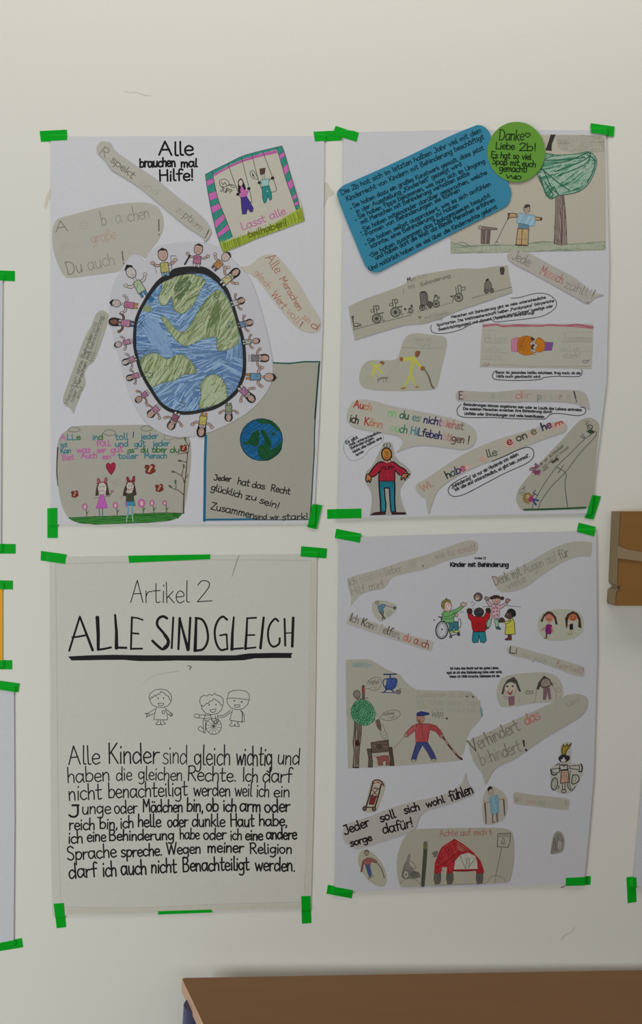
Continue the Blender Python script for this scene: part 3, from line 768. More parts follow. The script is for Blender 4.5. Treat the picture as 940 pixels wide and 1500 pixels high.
I.shape([(492, 400), (500, 380), (520, 378), (535, 398), (528, 425), (515, 440), (500, 430)], 'a19a92'); I.line([(500, 415), (512, 422), (524, 413)], 4, '7b3030'); I.ell(507, 400, 3, 4, '3b3b40'); I.ell(522, 398, 3, 4, '3b3b40')
I.line([(492, 382), (515, 372), (538, 378)], 7, '6e1f2b'); I.shape([(495, 372), (492, 352), (500, 345), (512, 370)], '7e2433', '3d1419', 3); I.shape([(522, 370), (530, 345), (540, 342), (540, 372)], '7e2433', '3d1419', 3)
I.shape([(492, 440), (505, 445), (530, 438), (536, 488), (490, 490)], '393a2e', '22231c', 3); I.shape([(490, 490), (538, 488), (542, 512), (520, 514), (514, 508), (490, 518)], '35718a', '214b5c', 3); I.fill([(484, 492), (500, 490), (498, 516), (486, 516)], '7c5a8f')
I.line([(503, 514), (500, 572)], 8, '57849a'); I.line([(524, 512), (526, 572)], 8, '57849a'); I.line([(496, 572), (492, 606)], 5, '8b9a92'); I.line([(526, 572), (530, 604)], 5, '8b9a92'); I.line([(452, 460), (472, 462), (460, 470)], 3, '77726a')
I.line([(395, 385), (410, 370), (420, 388), (440, 358)], 2.5, '7b776e'); I.line([(400, 405), (430, 398), (470, 385), (450, 375), (420, 390), (470, 395)], 2.5, '8a857b')
I.build('child_drawing', c, 'girl with red ears in a dark top and blue skirt')
# ---- the strip written lengthways, left of the globe
K(60, 420, 6.714)
c, I = P1.cut('text_strip', [(220, 1100), (270, 950), (360, 700), (430, 510), (500, 380), (545, 270), (605, 235), (650, 260), (665, 300), (630, 450), (560, 650), (520, 740), (465, 785), (430, 860), (440, 960), (390, 1070), (340, 1200), (325, 1252, 1), (290, 1195), (240, 1170)], '8f8e83', 1, label='narrow steep kraft strip with three pencil lines')
I.text([('Menschen', '6b675d'), (' ', None), ('ohne', '57534b'), (' ', None), ('Behinder', '504c44'), ('ung', '6f6b61')], (270, 1160), (555, 360), 40, 6, slant=-.1)
I.text([('oder', '6b675d'), (' ', None), ('Menschen mit', '5a564d'), (' ', None), ('behinderung', '6a665c')], (320, 1140), (620, 300), 36, 7, slant=-.1)
I.text([('sind', '6b675d'), (' ', None), (' ', None), ('gleich', None), (' ', None), ('toll', '6b675d')], (375, 1105), (540, 655), 38, 6)
for k in (0, 1): I.line([(470 + k * 55, 680 - k * 10), (580 + k * 40, 330 - k * 10), (590 + k * 30, 270)], 4, '77746a')
I.build('lettering', c)
# ---- red-lettered bubble right of the globe
K(340, 360, 6.267)
c, I = P1.cut('speech_bubble', [(65, 192, 1), (140, 188), (200, 155), (245, 112), (310, 85), (370, 82), (420, 105), (470, 160), (560, 270), (650, 410), (720, 540), (780, 630), (815, 700), (805, 770), (770, 800), (700, 798), (620, 770), (560, 720), (460, 610), (350, 470), (260, 340), (190, 275), (120, 240)], 'a09c8f', 1, label='kraft bubble with reddish handwriting')
RD = '8a4c40'; RD2 = '9a6a5c'
I.text('Alle', (300, 118), (400, 262), 92, 6.5, RD, xh=.55); I.text('Menschen', (432, 310), (605, 600), 62, 6.5, RD); I.text('sin', (640, 660), (690, 720), 62, 6, RD2); I.text('d', (715, 740), (775, 780), 66, 8, RD)
I.text('gleich', (200, 255), (330, 402), 66, 5.5, RD2, xh=.5); I.text('Wert', (355, 452), (462, 588), 68, 6, RD); I.text('voll', (490, 610), (590, 722), 66, 6, RD2); I.text('!', (605, 745), (630, 760), 58, 9, '6f352d')
I.build('lettering', c)

# ---- the globe cut-out ringed by children
K(150, 345, 3.615)
c, I = P1.cut('globe_cutout', [(45, 320), (60, 260), (100, 190), (140, 125), (170, 104), (190, 108), (220, 135), (235, 120), (250, 90), (290, 62), (340, 48), (430, 38), (540, 40), (640, 75), (690, 130), (745, 185), (790, 250), (830, 360), (862, 480), (890, 600), (903, 700), (890, 790), (840, 870), (760, 945), (640, 1012), (540, 1050), (430, 1068), (330, 1052), (250, 1005), (190, 930), (140, 820), (100, 680), (60, 520), (38, 400)], 'a3a1a5', 2, label='egg-shaped white cut-out with crayon globe and children around it')
ring = [(470, 187), (400, 200), (350, 220), (300, 250), (250, 312), (215, 370), (200, 400), (182, 450), (174, 500), (172, 560), (176, 610), (200, 705), (225, 760), (250, 802), (300, 880), (340, 915), (380, 932), (450, 942), (550, 925), (600, 908), (650, 882), (700, 838), (720, 810), (745, 750), (752, 700), (752, 620), (745, 565), (735, 520), (715, 450), (700, 400), (680, 345), (660, 300), (630, 260), (600, 227), (540, 190)]
I.fill(ring, '5b7490', True)
I.scrib(ring, 420, 85, 4.5, ['4d6785', '6b86a3', '45618a', '7f97b0'], -30, 55, True, 130)
I.scrib([(205, 480), (230, 440), (290, 450), (360, 560), (380, 640), (330, 640), (250, 560)], 200, 100, 4, ['5f7c9d', '7089a6'], 52, 6)
A = [(312, 245), (330, 228), (400, 215), (470, 205), (545, 238), (522, 290), (482, 370), (442, 408), (412, 416), (380, 392), (366, 330), (345, 365), (312, 370), (300, 330), (318, 280)]
B = [(310, 430), (345, 445), (392, 498), (430, 512), (470, 470), (508, 400), (560, 330), (610, 290), (650, 312), (690, 400), (715, 480), (724, 560), (690, 595), (640, 612), (608, 607), (604, 545), (560, 545), (510, 560), (470, 580), (430, 585), (380, 545), (340, 490)]
C = [(208, 650), (280, 622), (340, 655), (400, 632), (440, 640), (488, 690), (496, 730), (430, 740), (385, 768), (310, 785), (265, 805), (235, 770), (205, 700)]
D = [(520, 790), (555, 748), (600, 738), (640, 765), (660, 820), (655, 875), (590, 902), (513, 914), (524, 850)]
for L_ in (A, B, C, D):
    I.fill(L_, '788262', True)
    I.scrib(L_, 150, 75, 4.5, ['66744d', '8a9472', '5d6b44', '939b7e'], -55, 22, True, 90)
I.ell(240, 390, 26, 18, '737d5a')
I.scrib([(380, 250), (460, 215), (480, 260), (430, 340), (380, 340)], 70, 70, 5, ['4c5e3d'], -50, 8)
I.scrib([(540, 500), (580, 400), (620, 330), (640, 380), (600, 480)], 70, 80, 5, ['566540'], -62, 8)
for L_ in (A, B, C, D): I.line(outline(L_), 2.5, '4a5a52', False, closed=True)
for p in ([(190, 455), (215, 462), (200, 470), (220, 480), (195, 490)], [(185, 610), (240, 610), (185, 630), (235, 632)], [(225, 722), (270, 735), (265, 755), (230, 748)], [(400, 880), (440, 890), (435, 910), (405, 900)], [(590, 275), (570, 300), (555, 280), (575, 262)], [(665, 462), (690, 460), (692, 485), (668, 487), (665, 462)], [(605, 310), (590, 325), (610, 338), (622, 322)], [(700, 760), (725, 790), (735, 765), (712, 748)]): I.line(p, 3, '333f4d', False)
I.shape([(238, 335), (260, 320), (280, 340), (258, 358)], '2f5478'); I.shape([(260, 300), (275, 290), (290, 300), (275, 312)], '4d7ba4')
I.build('globe_drawing', c, 'blue and green crayon earth')
I = Ink(I.y)
for k in range(5):
    n = len(ring); cx, cy = 460, 560
    R = []
    for (x, y) in ring:
        top = max(0, (330 - y) / 150); m = 1 + (k - 2) * (0.008 + 0.012 * top) + random.uniform(-.004, .004)
        R.append((cx + (x - cx) * m, cy + (y - cy) * m))
    I.line(R, 7 + random.uniform(-2, 2), '1f1e1f' if k % 2 else '282728', closed=True)
for k in range(6): I.line([(310 + k * 8, 240 - k * 3), (380, 208 - k * 5), (470, 190 - k * 4), (540, 195 - k * 3), (600, 235 - k * 3)], 8, '232223')
I.build('globe_outline', c, 'thick black crayon ring')
def mute(h):
    r = [int(h[i:i + 2], 16) for i in (0, 2, 4)]; m_ = sum(r) / 3
    return '%02x%02x%02x' % tuple(int(x * .78 + m_ * .22) for x in r)
def kid(hx, hy, bx, by, hair, skin, shirt, pants=None, long=False, lab=None, s=1.0, prop=None):
    FX[0], FX[1], FX[2] = 0, 0, 1
    I = Ink(KY)
    s *= 1.14; hair, skin, shirt = [mute(q_) for q_ in (hair, skin, shirt)]
    h = Vector((hx, hy)); b = Vector((bx, by)); u = (h - b); L = u.length; u /= L; v = Vector((-u.y, u.x))
    def q(a, t): return tuple(b + u * (a * L) + v * (t * s))
    OUT = '2a2726'
    rot = math.degrees(math.atan2(u.y, u.x))
    # arms
    for sg in (1, -1):
        I.line([q(.52, 2.5 * sg), q(.5, 6.5 * sg), q(.62, 10 * sg)], 2.2 * s, skin); I.line([q(.55, 3 * sg), q(.56, 6.5 * sg), q(.66, 9.5 * sg)], .8, OUT); I.line([q(.46, 3.5 * sg), q(.44, 7 * sg), q(.56, 10.5 * sg)], .8, OUT)
        I.ell(*q(.66, 10.5 * sg), 1.9 * s, 1.6 * s, skin, OUT, .6)
    # legs
    P_ = pants or 'a09b9a'
    for sg in (1, -1):
        I.shape([q(.16, .5 * sg), q(.16, 3.4 * sg), q(-.08, 3.4 * sg), q(-.08, 1 * sg)], P_, OUT, .6)
    I.shape([q(.12, -4), q(.12, 4), q(.6, 3.4), q(.6, -3.4)], shirt, OUT, .8)
    I.line([q(.35, -3), q(.5, 1)], .5, OUT)
    I.shape([q(.6, -1.2), q(.6, 1.2), q(.78, 1.2), q(.78, -1.2)], skin, OUT, .5)
    hc = q(1.0, 0)
    if long:
        I.shape([q(.55, -3.6), q(.8, -4.6), q(1.05, -5), q(1.27, -2.5), q(1.27, 2.5), q(1.05, 5), q(.8, 4.6), q(.55, 3.6), q(.75, 2.4), q(.75, -2.4)], hair, smooth=True)
        I.ell(*q(1.0, 0), 4.6 * s, 3.2 * s, skin, OUT, .5, rot)
    else:
        I.ell(*hc, 5.4 * s, 4.4 * s, skin, OUT, .9, rot)
        I.shape([q(1.16, -4.6), q(1.24, -3.8), q(1.36, 0), q(1.24, 3.8), q(1.16, 4.6), q(1.2, 2), q(1.22, -2)], hair)
    for sg in (1, -1): I.ell(*q(1.08, 1.5 * sg), .5, .5, OUT)
    I.line([q(.9, -1.3), q(.86, 0), q(.9, 1.3)], .55, '6b3a36')
    if prop: prop(I, q)
    I.build('child_drawing', c, lab)
KY = I.y
SK, SK2 = 'a08071', '94725f'
HB = '1f1c1d'; HBr = '3c2b27'; PK = '8f5470'; PK2 = '9c5f7c'
def yell_frame(I, q): I.lines([[q(.2, 6), q(.9, 7)], [q(.9, 7), q(.85, 12)], [q(.1, -8), q(.6, -9)]], .7, '4a4a55')
kid(192.5, 400, 211, 432, HB, 'a39892', '8c9a7c', '3f6485', False, 'child in a light green top', 1.35)
kid(239, 374, 243, 403, HB, SK, '9a9248', '5b8188', False, 'bald child in a yellow top', 1.4, yell_frame)
kid(291, 366, 288, 390, HB, SK, '96516e', None, False, 'child in a pink top at the globe summit', 1.25, lambda I, q: I.line([q(0, -12), q(.55, -8)], 2.6, '232223'))
kid(331, 377, 314, 394, HB, 'a59287', '9c6838', '4c4a55', False, 'child in an orange top', 1.15)
kid(345, 400, 326, 416, HB, SK, 'a39a63', None, True, 'long-haired child in a yellow skirt', 1.15)
kid(354, 441, 340, 446, HB, SK, '9b9a99', '8d8d8d', True, None, .95)
kid(366, 473, 350, 477, HBr, SK, '566f8d', '6b6b70', True, 'child in a blue top', .95)
kid(375, 500, 357, 502, HB, SK, '8b8a86', None, False, None, .8)
kid(388, 525, 366, 525, HBr, SK, '69656a', None, True, 'long-haired child in a grey top', 1.1)
kid(394, 553, 363, 552, HB, SK, '4c7796', '9c6838', False, 'child in a blue top and orange trousers', 1.15)
kid(368, 584, 352, 568, HB, SK, '94597c', None, True, None, 1.1)
kid(335, 612, 335, 592, HB, SK, '76805f', '5b6a4c', True, 'child in a green top', 1.05)
kid(295, 633, 299, 607, HB, SK, 'a39743', '9c6838', True, 'child in a yellow top and orange trousers', 1.2)
kid(251, 624, 260, 606, HBr, SK, '7c4358', None, True, None, 1.1)
kid(221, 607, 233, 596, HBr, SK, PK2, None, True, None, 1.1)
kid(203.5, 585.5, 217, 575, HB, SK2, PK, None, False, None, .9)
kid(190, 554, 205, 549, HB, SK, PK2, None, True, None, .85)
kid(184, 531, 199, 525, HB, 'a09490', PK2, None, True, None, .9)
kid(174, 505, 193, 500, HB, 'a08f90', PK2, None, False, None, .8)
kid(167.5, 472, 194, 475, HB, '6d4535', PK2, '3b4b63', True, 'dark-skinned child in a pink top', 1.1)
kid(171, 445, 200, 449, HB, '9c918d', '9f4f73', '9c6838', False, 'child in a pink top and orange trousers', 1.05)

# ================================================================ poster 2: what class 2b did
K(640, 170, 3.615)
c, I = P2.cut('tree_picture', [(80, 560, 1), (290, 110, 1), (560, 103, 1), (885, 105, 1), (888, 400, 1), (888, 712, 1), (500, 722, 1), (70, 731, 1), (66, 640, 1)], '9b9688', 1, smooth=False, label='kraft drawing of a tree and a person with a white cane')
Y0 = I.y
sky = [(625, 108), (880, 110), (880, 190), (760, 200), (640, 185)]
I.scrib(sky, 90, 120, 6, ['888779', '807f73', '8f8d80'], 2, 8, False, 90)
I.shape([(600, 103), (625, 103), (606, 150), (600, 190), (570, 186)], '35322f'); I.hatch([(600, 103), (625, 103), (606, 150), (600, 190), (570, 186)], 105, 6, 4, '242321')
I.build('sky_drawing', c)
I = Ink(Y0)
gr = [(70, 672), (160, 690), (300, 685), (420, 685), (560, 668), (700, 680), (800, 672), (886, 668), (886, 710), (500, 720), (74, 728)]
I.fill(gr, '8a8d7c'); I.scrib(gr, 170, 130, 6, ['7f8875', '747f6c', '8e9380'], 0, 8, False, 100); I.line([(70, 672), (160, 692), (300, 685), (420, 688), (560, 668), (700, 682), (886, 668)], 3, '66715f')
I.line([(80, 690), (130, 672), (180, 695)], 3, '66715f')
I.build('grass_drawing', c)
I = Ink(Y0)
tk = [(625, 412), (664, 405), (676, 520), (685, 685), (652, 690), (616, 682), (620, 560)]
I.fill(tk, '6e6159'); I.hatch(tk, 88, 6, 4, '574b46'); I.hatch(tk, 92, 10, 4, '887c72'); I.line([(625, 412), (622, 560), (616, 682)], 3, '453c38'); I.line([(664, 405), (676, 520), (684, 685)], 3, '453c38'); I.line([(645, 480), (655, 560), (658, 680)], 4, '4a403c')
cw = [(562, 205), (640, 212), (740, 205), (800, 195), (838, 232), (832, 290), (795, 365), (735, 408), (640, 425), (592, 440), (548, 360), (526, 295), (560, 250)]
I.fill(cw, '738a79', True); I.scrib(cw, 150, 110, 5.5, ['3a6a54', '2f5d49', '4d7c63', '84998a'], -25, 30, True, 90)
for p in ([(545, 280), (640, 360), (700, 400)], [(565, 350), (610, 420), (590, 435)], [(620, 300), (750, 250), (810, 215)], [(560, 290), (600, 380), (640, 420)], [(790, 210), (830, 240), (820, 300), (790, 360)], [(600, 260), (700, 240), (800, 200), (780, 260), (640, 320)], [(570, 240), (680, 235), (780, 225)], [(540, 320), (580, 430), (610, 380), (640, 425)]): I.line(p, 6, '27533f')
I.line(outline(cw), 4, '2d5b46', False, closed=True)
I.build('tree_drawing', c, 'green crayon tree with a brown trunk')
I = Ink(Y0)
I.line([(312, 672), (345, 600), (385, 530)], 4, '5a5650'); I.line([(303, 678), (312, 668), (320, 676)], 4, '5a5650')
I.shape([(378, 545), (372, 520), (395, 518), (420, 522), (420, 540), (392, 540)], '9c7f5f', '3c352f', 4); I.line([(372, 550), (380, 520)], 8, '4b3a30')
I.shape([(512, 538), (550, 542), (550, 556), (512, 556)], '9c8262', '3c352f', 4); I.ell(548, 548, 6, 8, '3b302a')
I.shape([(430, 518), (460, 522), (512, 530), (515, 588), (482, 588), (480, 580), (418, 570)], '7390a0', '5a7687', 4); I.hatch([(430, 518), (460, 522), (512, 530), (515, 588), (418, 570)], -60, 9, 4, '8ca3ae')
I.shape([(430, 572), (482, 582), (482, 602), (428, 598)], '55707e', '3c4d58', 3)
I.shape([(424, 600), (482, 602), (478, 688), (415, 684)], '9c845f', '4f4438', 4); I.line([(448, 605), (443, 684)], 4, '4f4438'); I.line([(420, 655), (478, 655)], 3, '6b5a44'); I.line([(412, 686), (440, 690)], 6, '352d29'); I.line([(445, 688), (472, 690)], 6, '352d29')
I.ell(472, 497, 17, 20, '8f7c72', '4b413c', 3); I.shape([(455, 490), (462, 474), (478, 470), (490, 476), (488, 492), (480, 484), (470, 492)], '3d352f'); I.line([(473, 515), (472, 526)], 8, '8f7c72')
I.build('person_drawing', c, 'person in a light blue top walking with a white cane')
I = Ink(Y0)
I.shape([(218, 600), (235, 588), (315, 598), (315, 606), (240, 606)], '6f625a', '4a403b', 3); I.ell(226, 594, 10, 10, '8a7f76', '5a5049', 3)
I.shape([(232, 606), (280, 606), (275, 680), (230, 680)], '6a5d56', '4b413c', 3); I.hatch([(232, 606), (280, 606), (275, 680), (230, 680)], 88, 9, 5, '4f4540'); I.line([(258, 610), (255, 678)], 4, '8f867c')
I.build('stump_drawing', c)

# ---- blue card
K(480, 170, 3.917)
c, I = P2.cut('text_card', [(52, 455), (62, 428), (95, 402), (140, 382), (320, 302), (500, 218), (700, 122), (830, 68), (865, 60), (900, 75), (925, 105), (940, 150), (985, 270), (1032, 395), (1046, 435), (1045, 475), (1022, 520), (960, 555), (800, 636), (560, 758), (330, 880), (285, 900), (255, 898), (228, 880), (205, 845), (160, 735), (100, 590), (66, 500)], '2f6f87', 3, th=.0009, label='blue card with black handwriting about the school year')
BI = '0b2e3b'; w_ = 5.6
def L2(t, a, b, h=25, col_=BI, w=w_): I.text(t, a, b, h, w, col_, xh=.6, slant=.05)
L2('Die 2b hat sich im letzten halben Jahr viel mit dem', (78, 462), (878, 100), 29)
L2('Kinderrecht von Kindern mit Behinderung beschäftigt', (110, 497), (892, 138), 28)
L2('Sie haben dazu ein großes Kunstwerk gemalt, dass jetzt', (145, 535), (890, 200))
L2('in der Ausstellung „Kinderleit“ gezeigt wird'.replace('„', '_').replace('“', '"'), (165, 567), (765, 292))
L2('Sie haben Tipps bekommen, wie man sich im Umgang', (175, 598), (898, 275))
L2('mit Menschen mit Behinderung verhalten sollte', (192, 628), (810, 345))
L2('Sie haben miteinander darüber gesprochen, welche', (203, 668), (910, 340))
L2('Formen von Behinderungen sie können', (220, 695), (755, 440))
L2('Sie haben selbst ausprobiert, wie es sich anfühlen', (230, 738), (932, 405))
L2('könnte, eine Behinderung zu haben', (248, 765), (748, 525))
L2('Sie haben zusammen das Dialogmuseum besucht', (250, 815), (928, 470))
L2('und haben dort die Welt als Blinde Menschen erfahren', (275, 830), (955, 495))
L2('Und natürlich haben sie viel über die Kinderrechte gelernt', (240, 895), (968, 535))
for p in ((132, 538), (160, 604), (188, 674), (216, 742), (240, 805)): I.ell(p[0], p[1], 5, 5, BI)
I.line([(195, 690), (225, 682)], 4, BI); I.line([(315, 520), (345, 508)], 4, BI)
I.build('lettering', c)
# ---- green circle
K(640, 170, 3.615)
c, I = P2.cut('text_card', ellipse(415, 198, 152, 159, n=40), '547f2f', 5, smooth=False, th=.0005, label='round green card with a thank-you note')
GI = '15280f'
I.text('Danke', (322, 136), (452, 138), 56, 6, GI, slant=.1); I.line([(475, 122), (462, 108), (468, 98), (476, 104), (484, 98), (488, 108), (475, 122)], 5, GI)
I.text('Liebe', (305, 182), (405, 186), 38, 6, GI); I.text('2b!', (428, 192), (520, 192), 40, 6.5, GI)
I.text('Es hat so viel', (282, 228), (492, 240), 32, 6, GI); I.text('Spaß mit euch', (286, 262), (515, 278), 32, 6, GI); I.text('gemacht!', (325, 300), (472, 306), 34, 6, GI)
I.line([(362, 318), (372, 336), (386, 322), (398, 338), (412, 322), (408, 338), (425, 325), (440, 330), (432, 342), (405, 338)], 6, GI)
I.build('lettering', c)

# ---- strips and drawings
K(660, 360, 3.917)
c, I = P2.cut('text_strip', [(322, 55), (345, 30), (380, 30), (450, 50), (560, 110), (700, 185), (800, 265), (876, 285, 1), (820, 305), (782, 335), (720, 305), (560, 215), (430, 145), (370, 115), (330, 85)], '96918a', 2, label='kraft strip running down to the right below the tree picture')
I.text([('Je', '6b675e'), ('de', '6b675e'), ('r', '87827a')], (345, 78), (455, 130), 56, 4.5); I.text([('M', '8f5a4c'), ('ens', '9c7466'), ('ch', '8c6254')], (505, 165), (630, 222), 56, 5); I.text([('zäh', '77726a'), ('l', '6b6b62'), ('t', '85817a'), ('!', '928d84'), ('!', '5d5952')], (645, 240), (808, 308), 52, 4.5); I.line([(778, 328), (784, 330)], 8, '77594f')
I.build('lettering', c)

K(490, 380, 4.087)
c, I = P2.cut('wheelchair_race_picture', [(83, 285, 1), (180, 240), (280, 205), (415, 152), (440, 125), (520, 95), (650, 72), (760, 58), (860, 60), (940, 48), (1028, 40, 1), (1038, 100, 1), (1060, 200, 1), (880, 262), (760, 302), (640, 350), (540, 385), (430, 395), (300, 430), (122, 485, 1), (100, 390, 1)], '918d80', 2, label='kraft picture of wheelchair users racing uphill')
Y0 = I.y; PE = '45423d'; PE2 = '66625a'
I.line([(112, 425), (200, 400), (300, 375), (460, 335)], 4, '5c5850'); I.line([(495, 318), (600, 290), (700, 262)], 3, PE2); I.line([(820, 235), (900, 212), (1055, 170)], 4, '625e56'); I.line([(412, 180), (410, 215)], 3, PE2); I.line([(456, 330), (455, 370)], 2.5, '7b776e')
I.build('slope_drawing', c)
def wheel(I, x, y, r, n=7, h='2f2d2a'):
    I.ell(x, y, r, r, None, h, 5)
    for k in range(n): a = k * math.pi / n; I.line([(x - r * math.cos(a), y - r * math.sin(a)), (x + r * math.cos(a), y + r * math.sin(a))], 3, h)
for k in range(7):
    I = Ink(Y0)
    if k == 0:
        I.line([(105, 350), (112, 385), (120, 405), (155, 398)], 7, PE); I.line([(100, 348), (112, 343), (108, 365)], 6, PE); I.line([(120, 385), (150, 388), (158, 402)], 4, PE); I.line([(112, 405), (118, 425)], 4, PE); I.line([(140, 390), (135, 412)], 4, PE)
    elif k in (1, 2):
        x, y, r = ((250, 358, 26), (362, 320, 28))[k - 1]
        wheel(I, x, y, r); I.line([(x - 18, y - 75), (x - 2, y - 72), (x + 2, y - 28)], 5, PE); I.line([(x - 18, y - 75), (x - 12, y - 30), (x + 10, y - 26)], 5, PE)
        I.shape([(x - 34, y - 52), (x - 14, y - 58), (x - 14, y - 42), (x - 34, y - 38)], None, PE, 4); I.ell(x + 5, y - 66, 9, 13, '8a867b', PE, 5); I.line([(x + 8, y - 28), (x + 40, y - 35)], 8, '4d4a44'); I.line([(x + 34, y - 20), (x + 36, y + 12), (x + 50, y + 8)], 4, PE)
    elif k == 3:
        I.ell(455, 312, 13, 13, '77726a', '3c3935', 4); I.line([(440, 300), (458, 290), (452, 280)], 6, '4d413f'); I.line([(458, 275), (464, 290)], 7, PE); I.ell(420, 302, 7, 7, '3a3733'); I.line([(430, 325), (440, 320), (446, 330)], 4, '6b4f4f')
    elif k == 4:
        I.shape([(508, 208), (525, 196), (550, 205), (560, 275), (515, 285)], '5f5c56', PE, 5); I.hatch([(508, 208), (525, 196), (550, 205), (560, 275), (515, 285)], 80, 8, 4, '4a4742'); I.line([(515, 200), (540, 198)], 8, '201e1c')
        wheel(I, 522, 292, 16, 4); I.ell(568, 275, 15, 20, '4a4742', PE, 4); I.line([(545, 290), (548, 300)], 6, PE); wheel(I, 605, 270, 20, 5); I.line([(590, 250), (600, 220), (615, 225), (612, 245)], 5, PE); I.ell(602, 222, 8, 9, '4d4a45'); I.line([(612, 235), (625, 228), (622, 240), (612, 242)], 3.5, PE)
    elif k == 5:
        wheel(I, 740, 232, 24, 5); I.line([(690, 225), (715, 222), (745, 228)], 7, PE); I.line([(690, 225), (708, 235), (702, 262)], 4, PE); I.line([(722, 170), (728, 215)], 5, PE); I.line([(735, 165), (742, 210)], 5, PE); I.line([(735, 162), (752, 162), (755, 215)], 5, PE); I.shape([(752, 172), (778, 168), (778, 185), (755, 190)], None, PE, 4)
    else:
        I.shape([(895, 150), (905, 128), (918, 128), (935, 150), (940, 195), (892, 195)], '605d56', PE, 4); I.line([(905, 130), (915, 122)], 10, '201e1c'); I.ell(905, 195, 12, 12, '55524c', PE, 4); I.ell(938, 190, 10, 14, '55524c', PE, 4)
    I.build('wheelchair_racer_drawing', c)
I = Ink(Y0)
I.shape([(990, 75), (1000, 62), (1018, 62), (1022, 78), (1015, 98), (995, 95)], '35332f', '26241f', 3) if False else None
K(660, 360, 3.917)
I.shape([(280, 140), (282, 130), (300, 128), (304, 142), (300, 168), (284, 168)], '3f3d38', '2c2a27', 4)
I.build('barrel_drawing', c)
K(490, 380, 4.087)
I = Ink(Y0)
I.text([('M', '3f3c38'), ('an', '77736a'), (' ', None), ('kann', '84807a')], (435, 140), (555, 108), 26, 4); I.text([('mit', '6e6a61')], (440, 182), (480, 172), 26, 4); I.text('Behinderung', (515, 165), (690, 108), 20, 5, '6c685f')
I.text('auch Kämpfen', (535, 360), (680, 330), 20, 3.5, '7c776d'); I.text('zum Erfolg', (505, 385), (640, 358), 18, 3.5, '85817a'); I.ell(508, 350, 11, 8, '6a665e')
I.build('lettering', c)

def bubble(pts, lines, name='printed_bubble'):
    I = P2.ink(); I.line(pts, 5.5, '3a3a3b')
    I.build('speech_bubble_outline', P2.root)
    I = P2.ink()
    for t, a, b, h, w in lines: I.text(t, a, b, h * .76, w * .95, '3a3a3c', xh=.66)
    I.build('lettering', P2.root)
K(630, 410, 4.947)
bubble([(5, 330), (2, 360), (15, 382), (60, 392), (140, 385), (220, 362), (300, 322), (370, 300), (440, 292), (470, 308), (560, 300), (700, 285), (800, 268), (870, 235), (905, 200), (910, 165), (890, 135), (850, 110), (790, 100), (720, 110), (650, 130), (580, 137)],
 [('Menschen mit Behinderung gibt es viele unterschiedliche', (150, 282), (832, 138), 24, 6), ('Sportarten. Die Weltmeisterschaft heißen „Paralympics" (körperliche'.replace('„', '_'), (45, 340), (892, 162), 24, 6), ('Beeinträchtigungen) und „Special Olympic World Games" (geistige oder'.replace('„', '_'), (60, 372), (885, 200), 24, 6), ('mehrfache Behinderung)', (475, 286), (748, 248), 20, 5.5)])

K(490, 380, 4.087)
c, I = P2.cut('guide_dog_picture', [(410, 490), (440, 455), (490, 444), (560, 452), (640, 462), (668, 485), (665, 540), (640, 640), (620, 730), (605, 768), (575, 782), (400, 788), (260, 785), (180, 772), (150, 740), (148, 690), (165, 640), (205, 608), (270, 605), (340, 605), (375, 590), (390, 550)], '939184', 1, label='boot-shaped kraft cut-out with two yellow figures')
Y0 = I.y; YE = 'a3a148'
I.line([(400, 528), (540, 535), (650, 532)], 3, '7c7b6d'); I.line([(425, 490), (540, 500), (655, 500)], 2.5, '88877a'); I.text('Komm mit', (470, 490), (575, 492), 22, 3, '84826f'); I.text('Hund', (490, 520), (570, 522), 20, 3, '84826f')
I.build('lettering', c)
I = Ink(Y0)
I.line([(472, 590), (462, 640), (452, 695)], [24, 18], YE); I.line([(470, 595), (410, 602)], 20, YE); I.line([(475, 600), (515, 645)], 18, YE); I.line([(455, 690), (430, 735), (405, 775)], [16, 9], YE); I.line([(455, 690), (475, 735), (490, 765)], [16, 9], YE)
I.line([(465, 600), (450, 690), (405, 775)], 2, '8a8a48'); I.line([(480, 600), (462, 690), (492, 765)], 2, '8a8a48')
I.shape([(478, 560), (490, 548), (512, 552), (508, 575), (495, 590), (480, 585)], '6f4a33'); I.ell(398, 600, 11, 14, '7b5034'); I.ell(525, 655, 14, 14, '7b5034'); I.line([(535, 658), (560, 700), (578, 755), (590, 770)], [8, 12], '5d564e'); I.line([(400, 775), (420, 772)], 12, '84643a'); I.line([(485, 768), (498, 764)], 10, '84643a')
I.line([(395, 610), (350, 650), (310, 700)], 2.5, '8a867b')
I.build('person_drawing', c, 'yellow-clothed person with a dark cane')
I = Ink(Y0)
I.line([(245, 640), (235, 670), (222, 705)], [24, 12], YE); I.line([(215, 625), (250, 645)], 10, YE); I.line([(255, 650), (285, 685)], 12, YE); I.ell(283, 623, 14, 12, '734b33'); I.line([(260, 640), (278, 630)], 9, YE); I.line([(225, 700), (190, 725), (165, 755)], 4, '8f9066'); I.line([(225, 700), (220, 750)], 4, '8f9066')
I.line([(258, 722), (285, 712), (315, 712)], 12, '6d6a62'); I.line([(262, 725), (258, 740)], 5, '6d6a62'); I.line([(305, 718), (308, 735)], 5, '6d6a62'); I.line([(290, 718), (292, 738)], 4, '6d6a62')
I.build('person_drawing', c, 'small stooping yellow person with a grey dog')

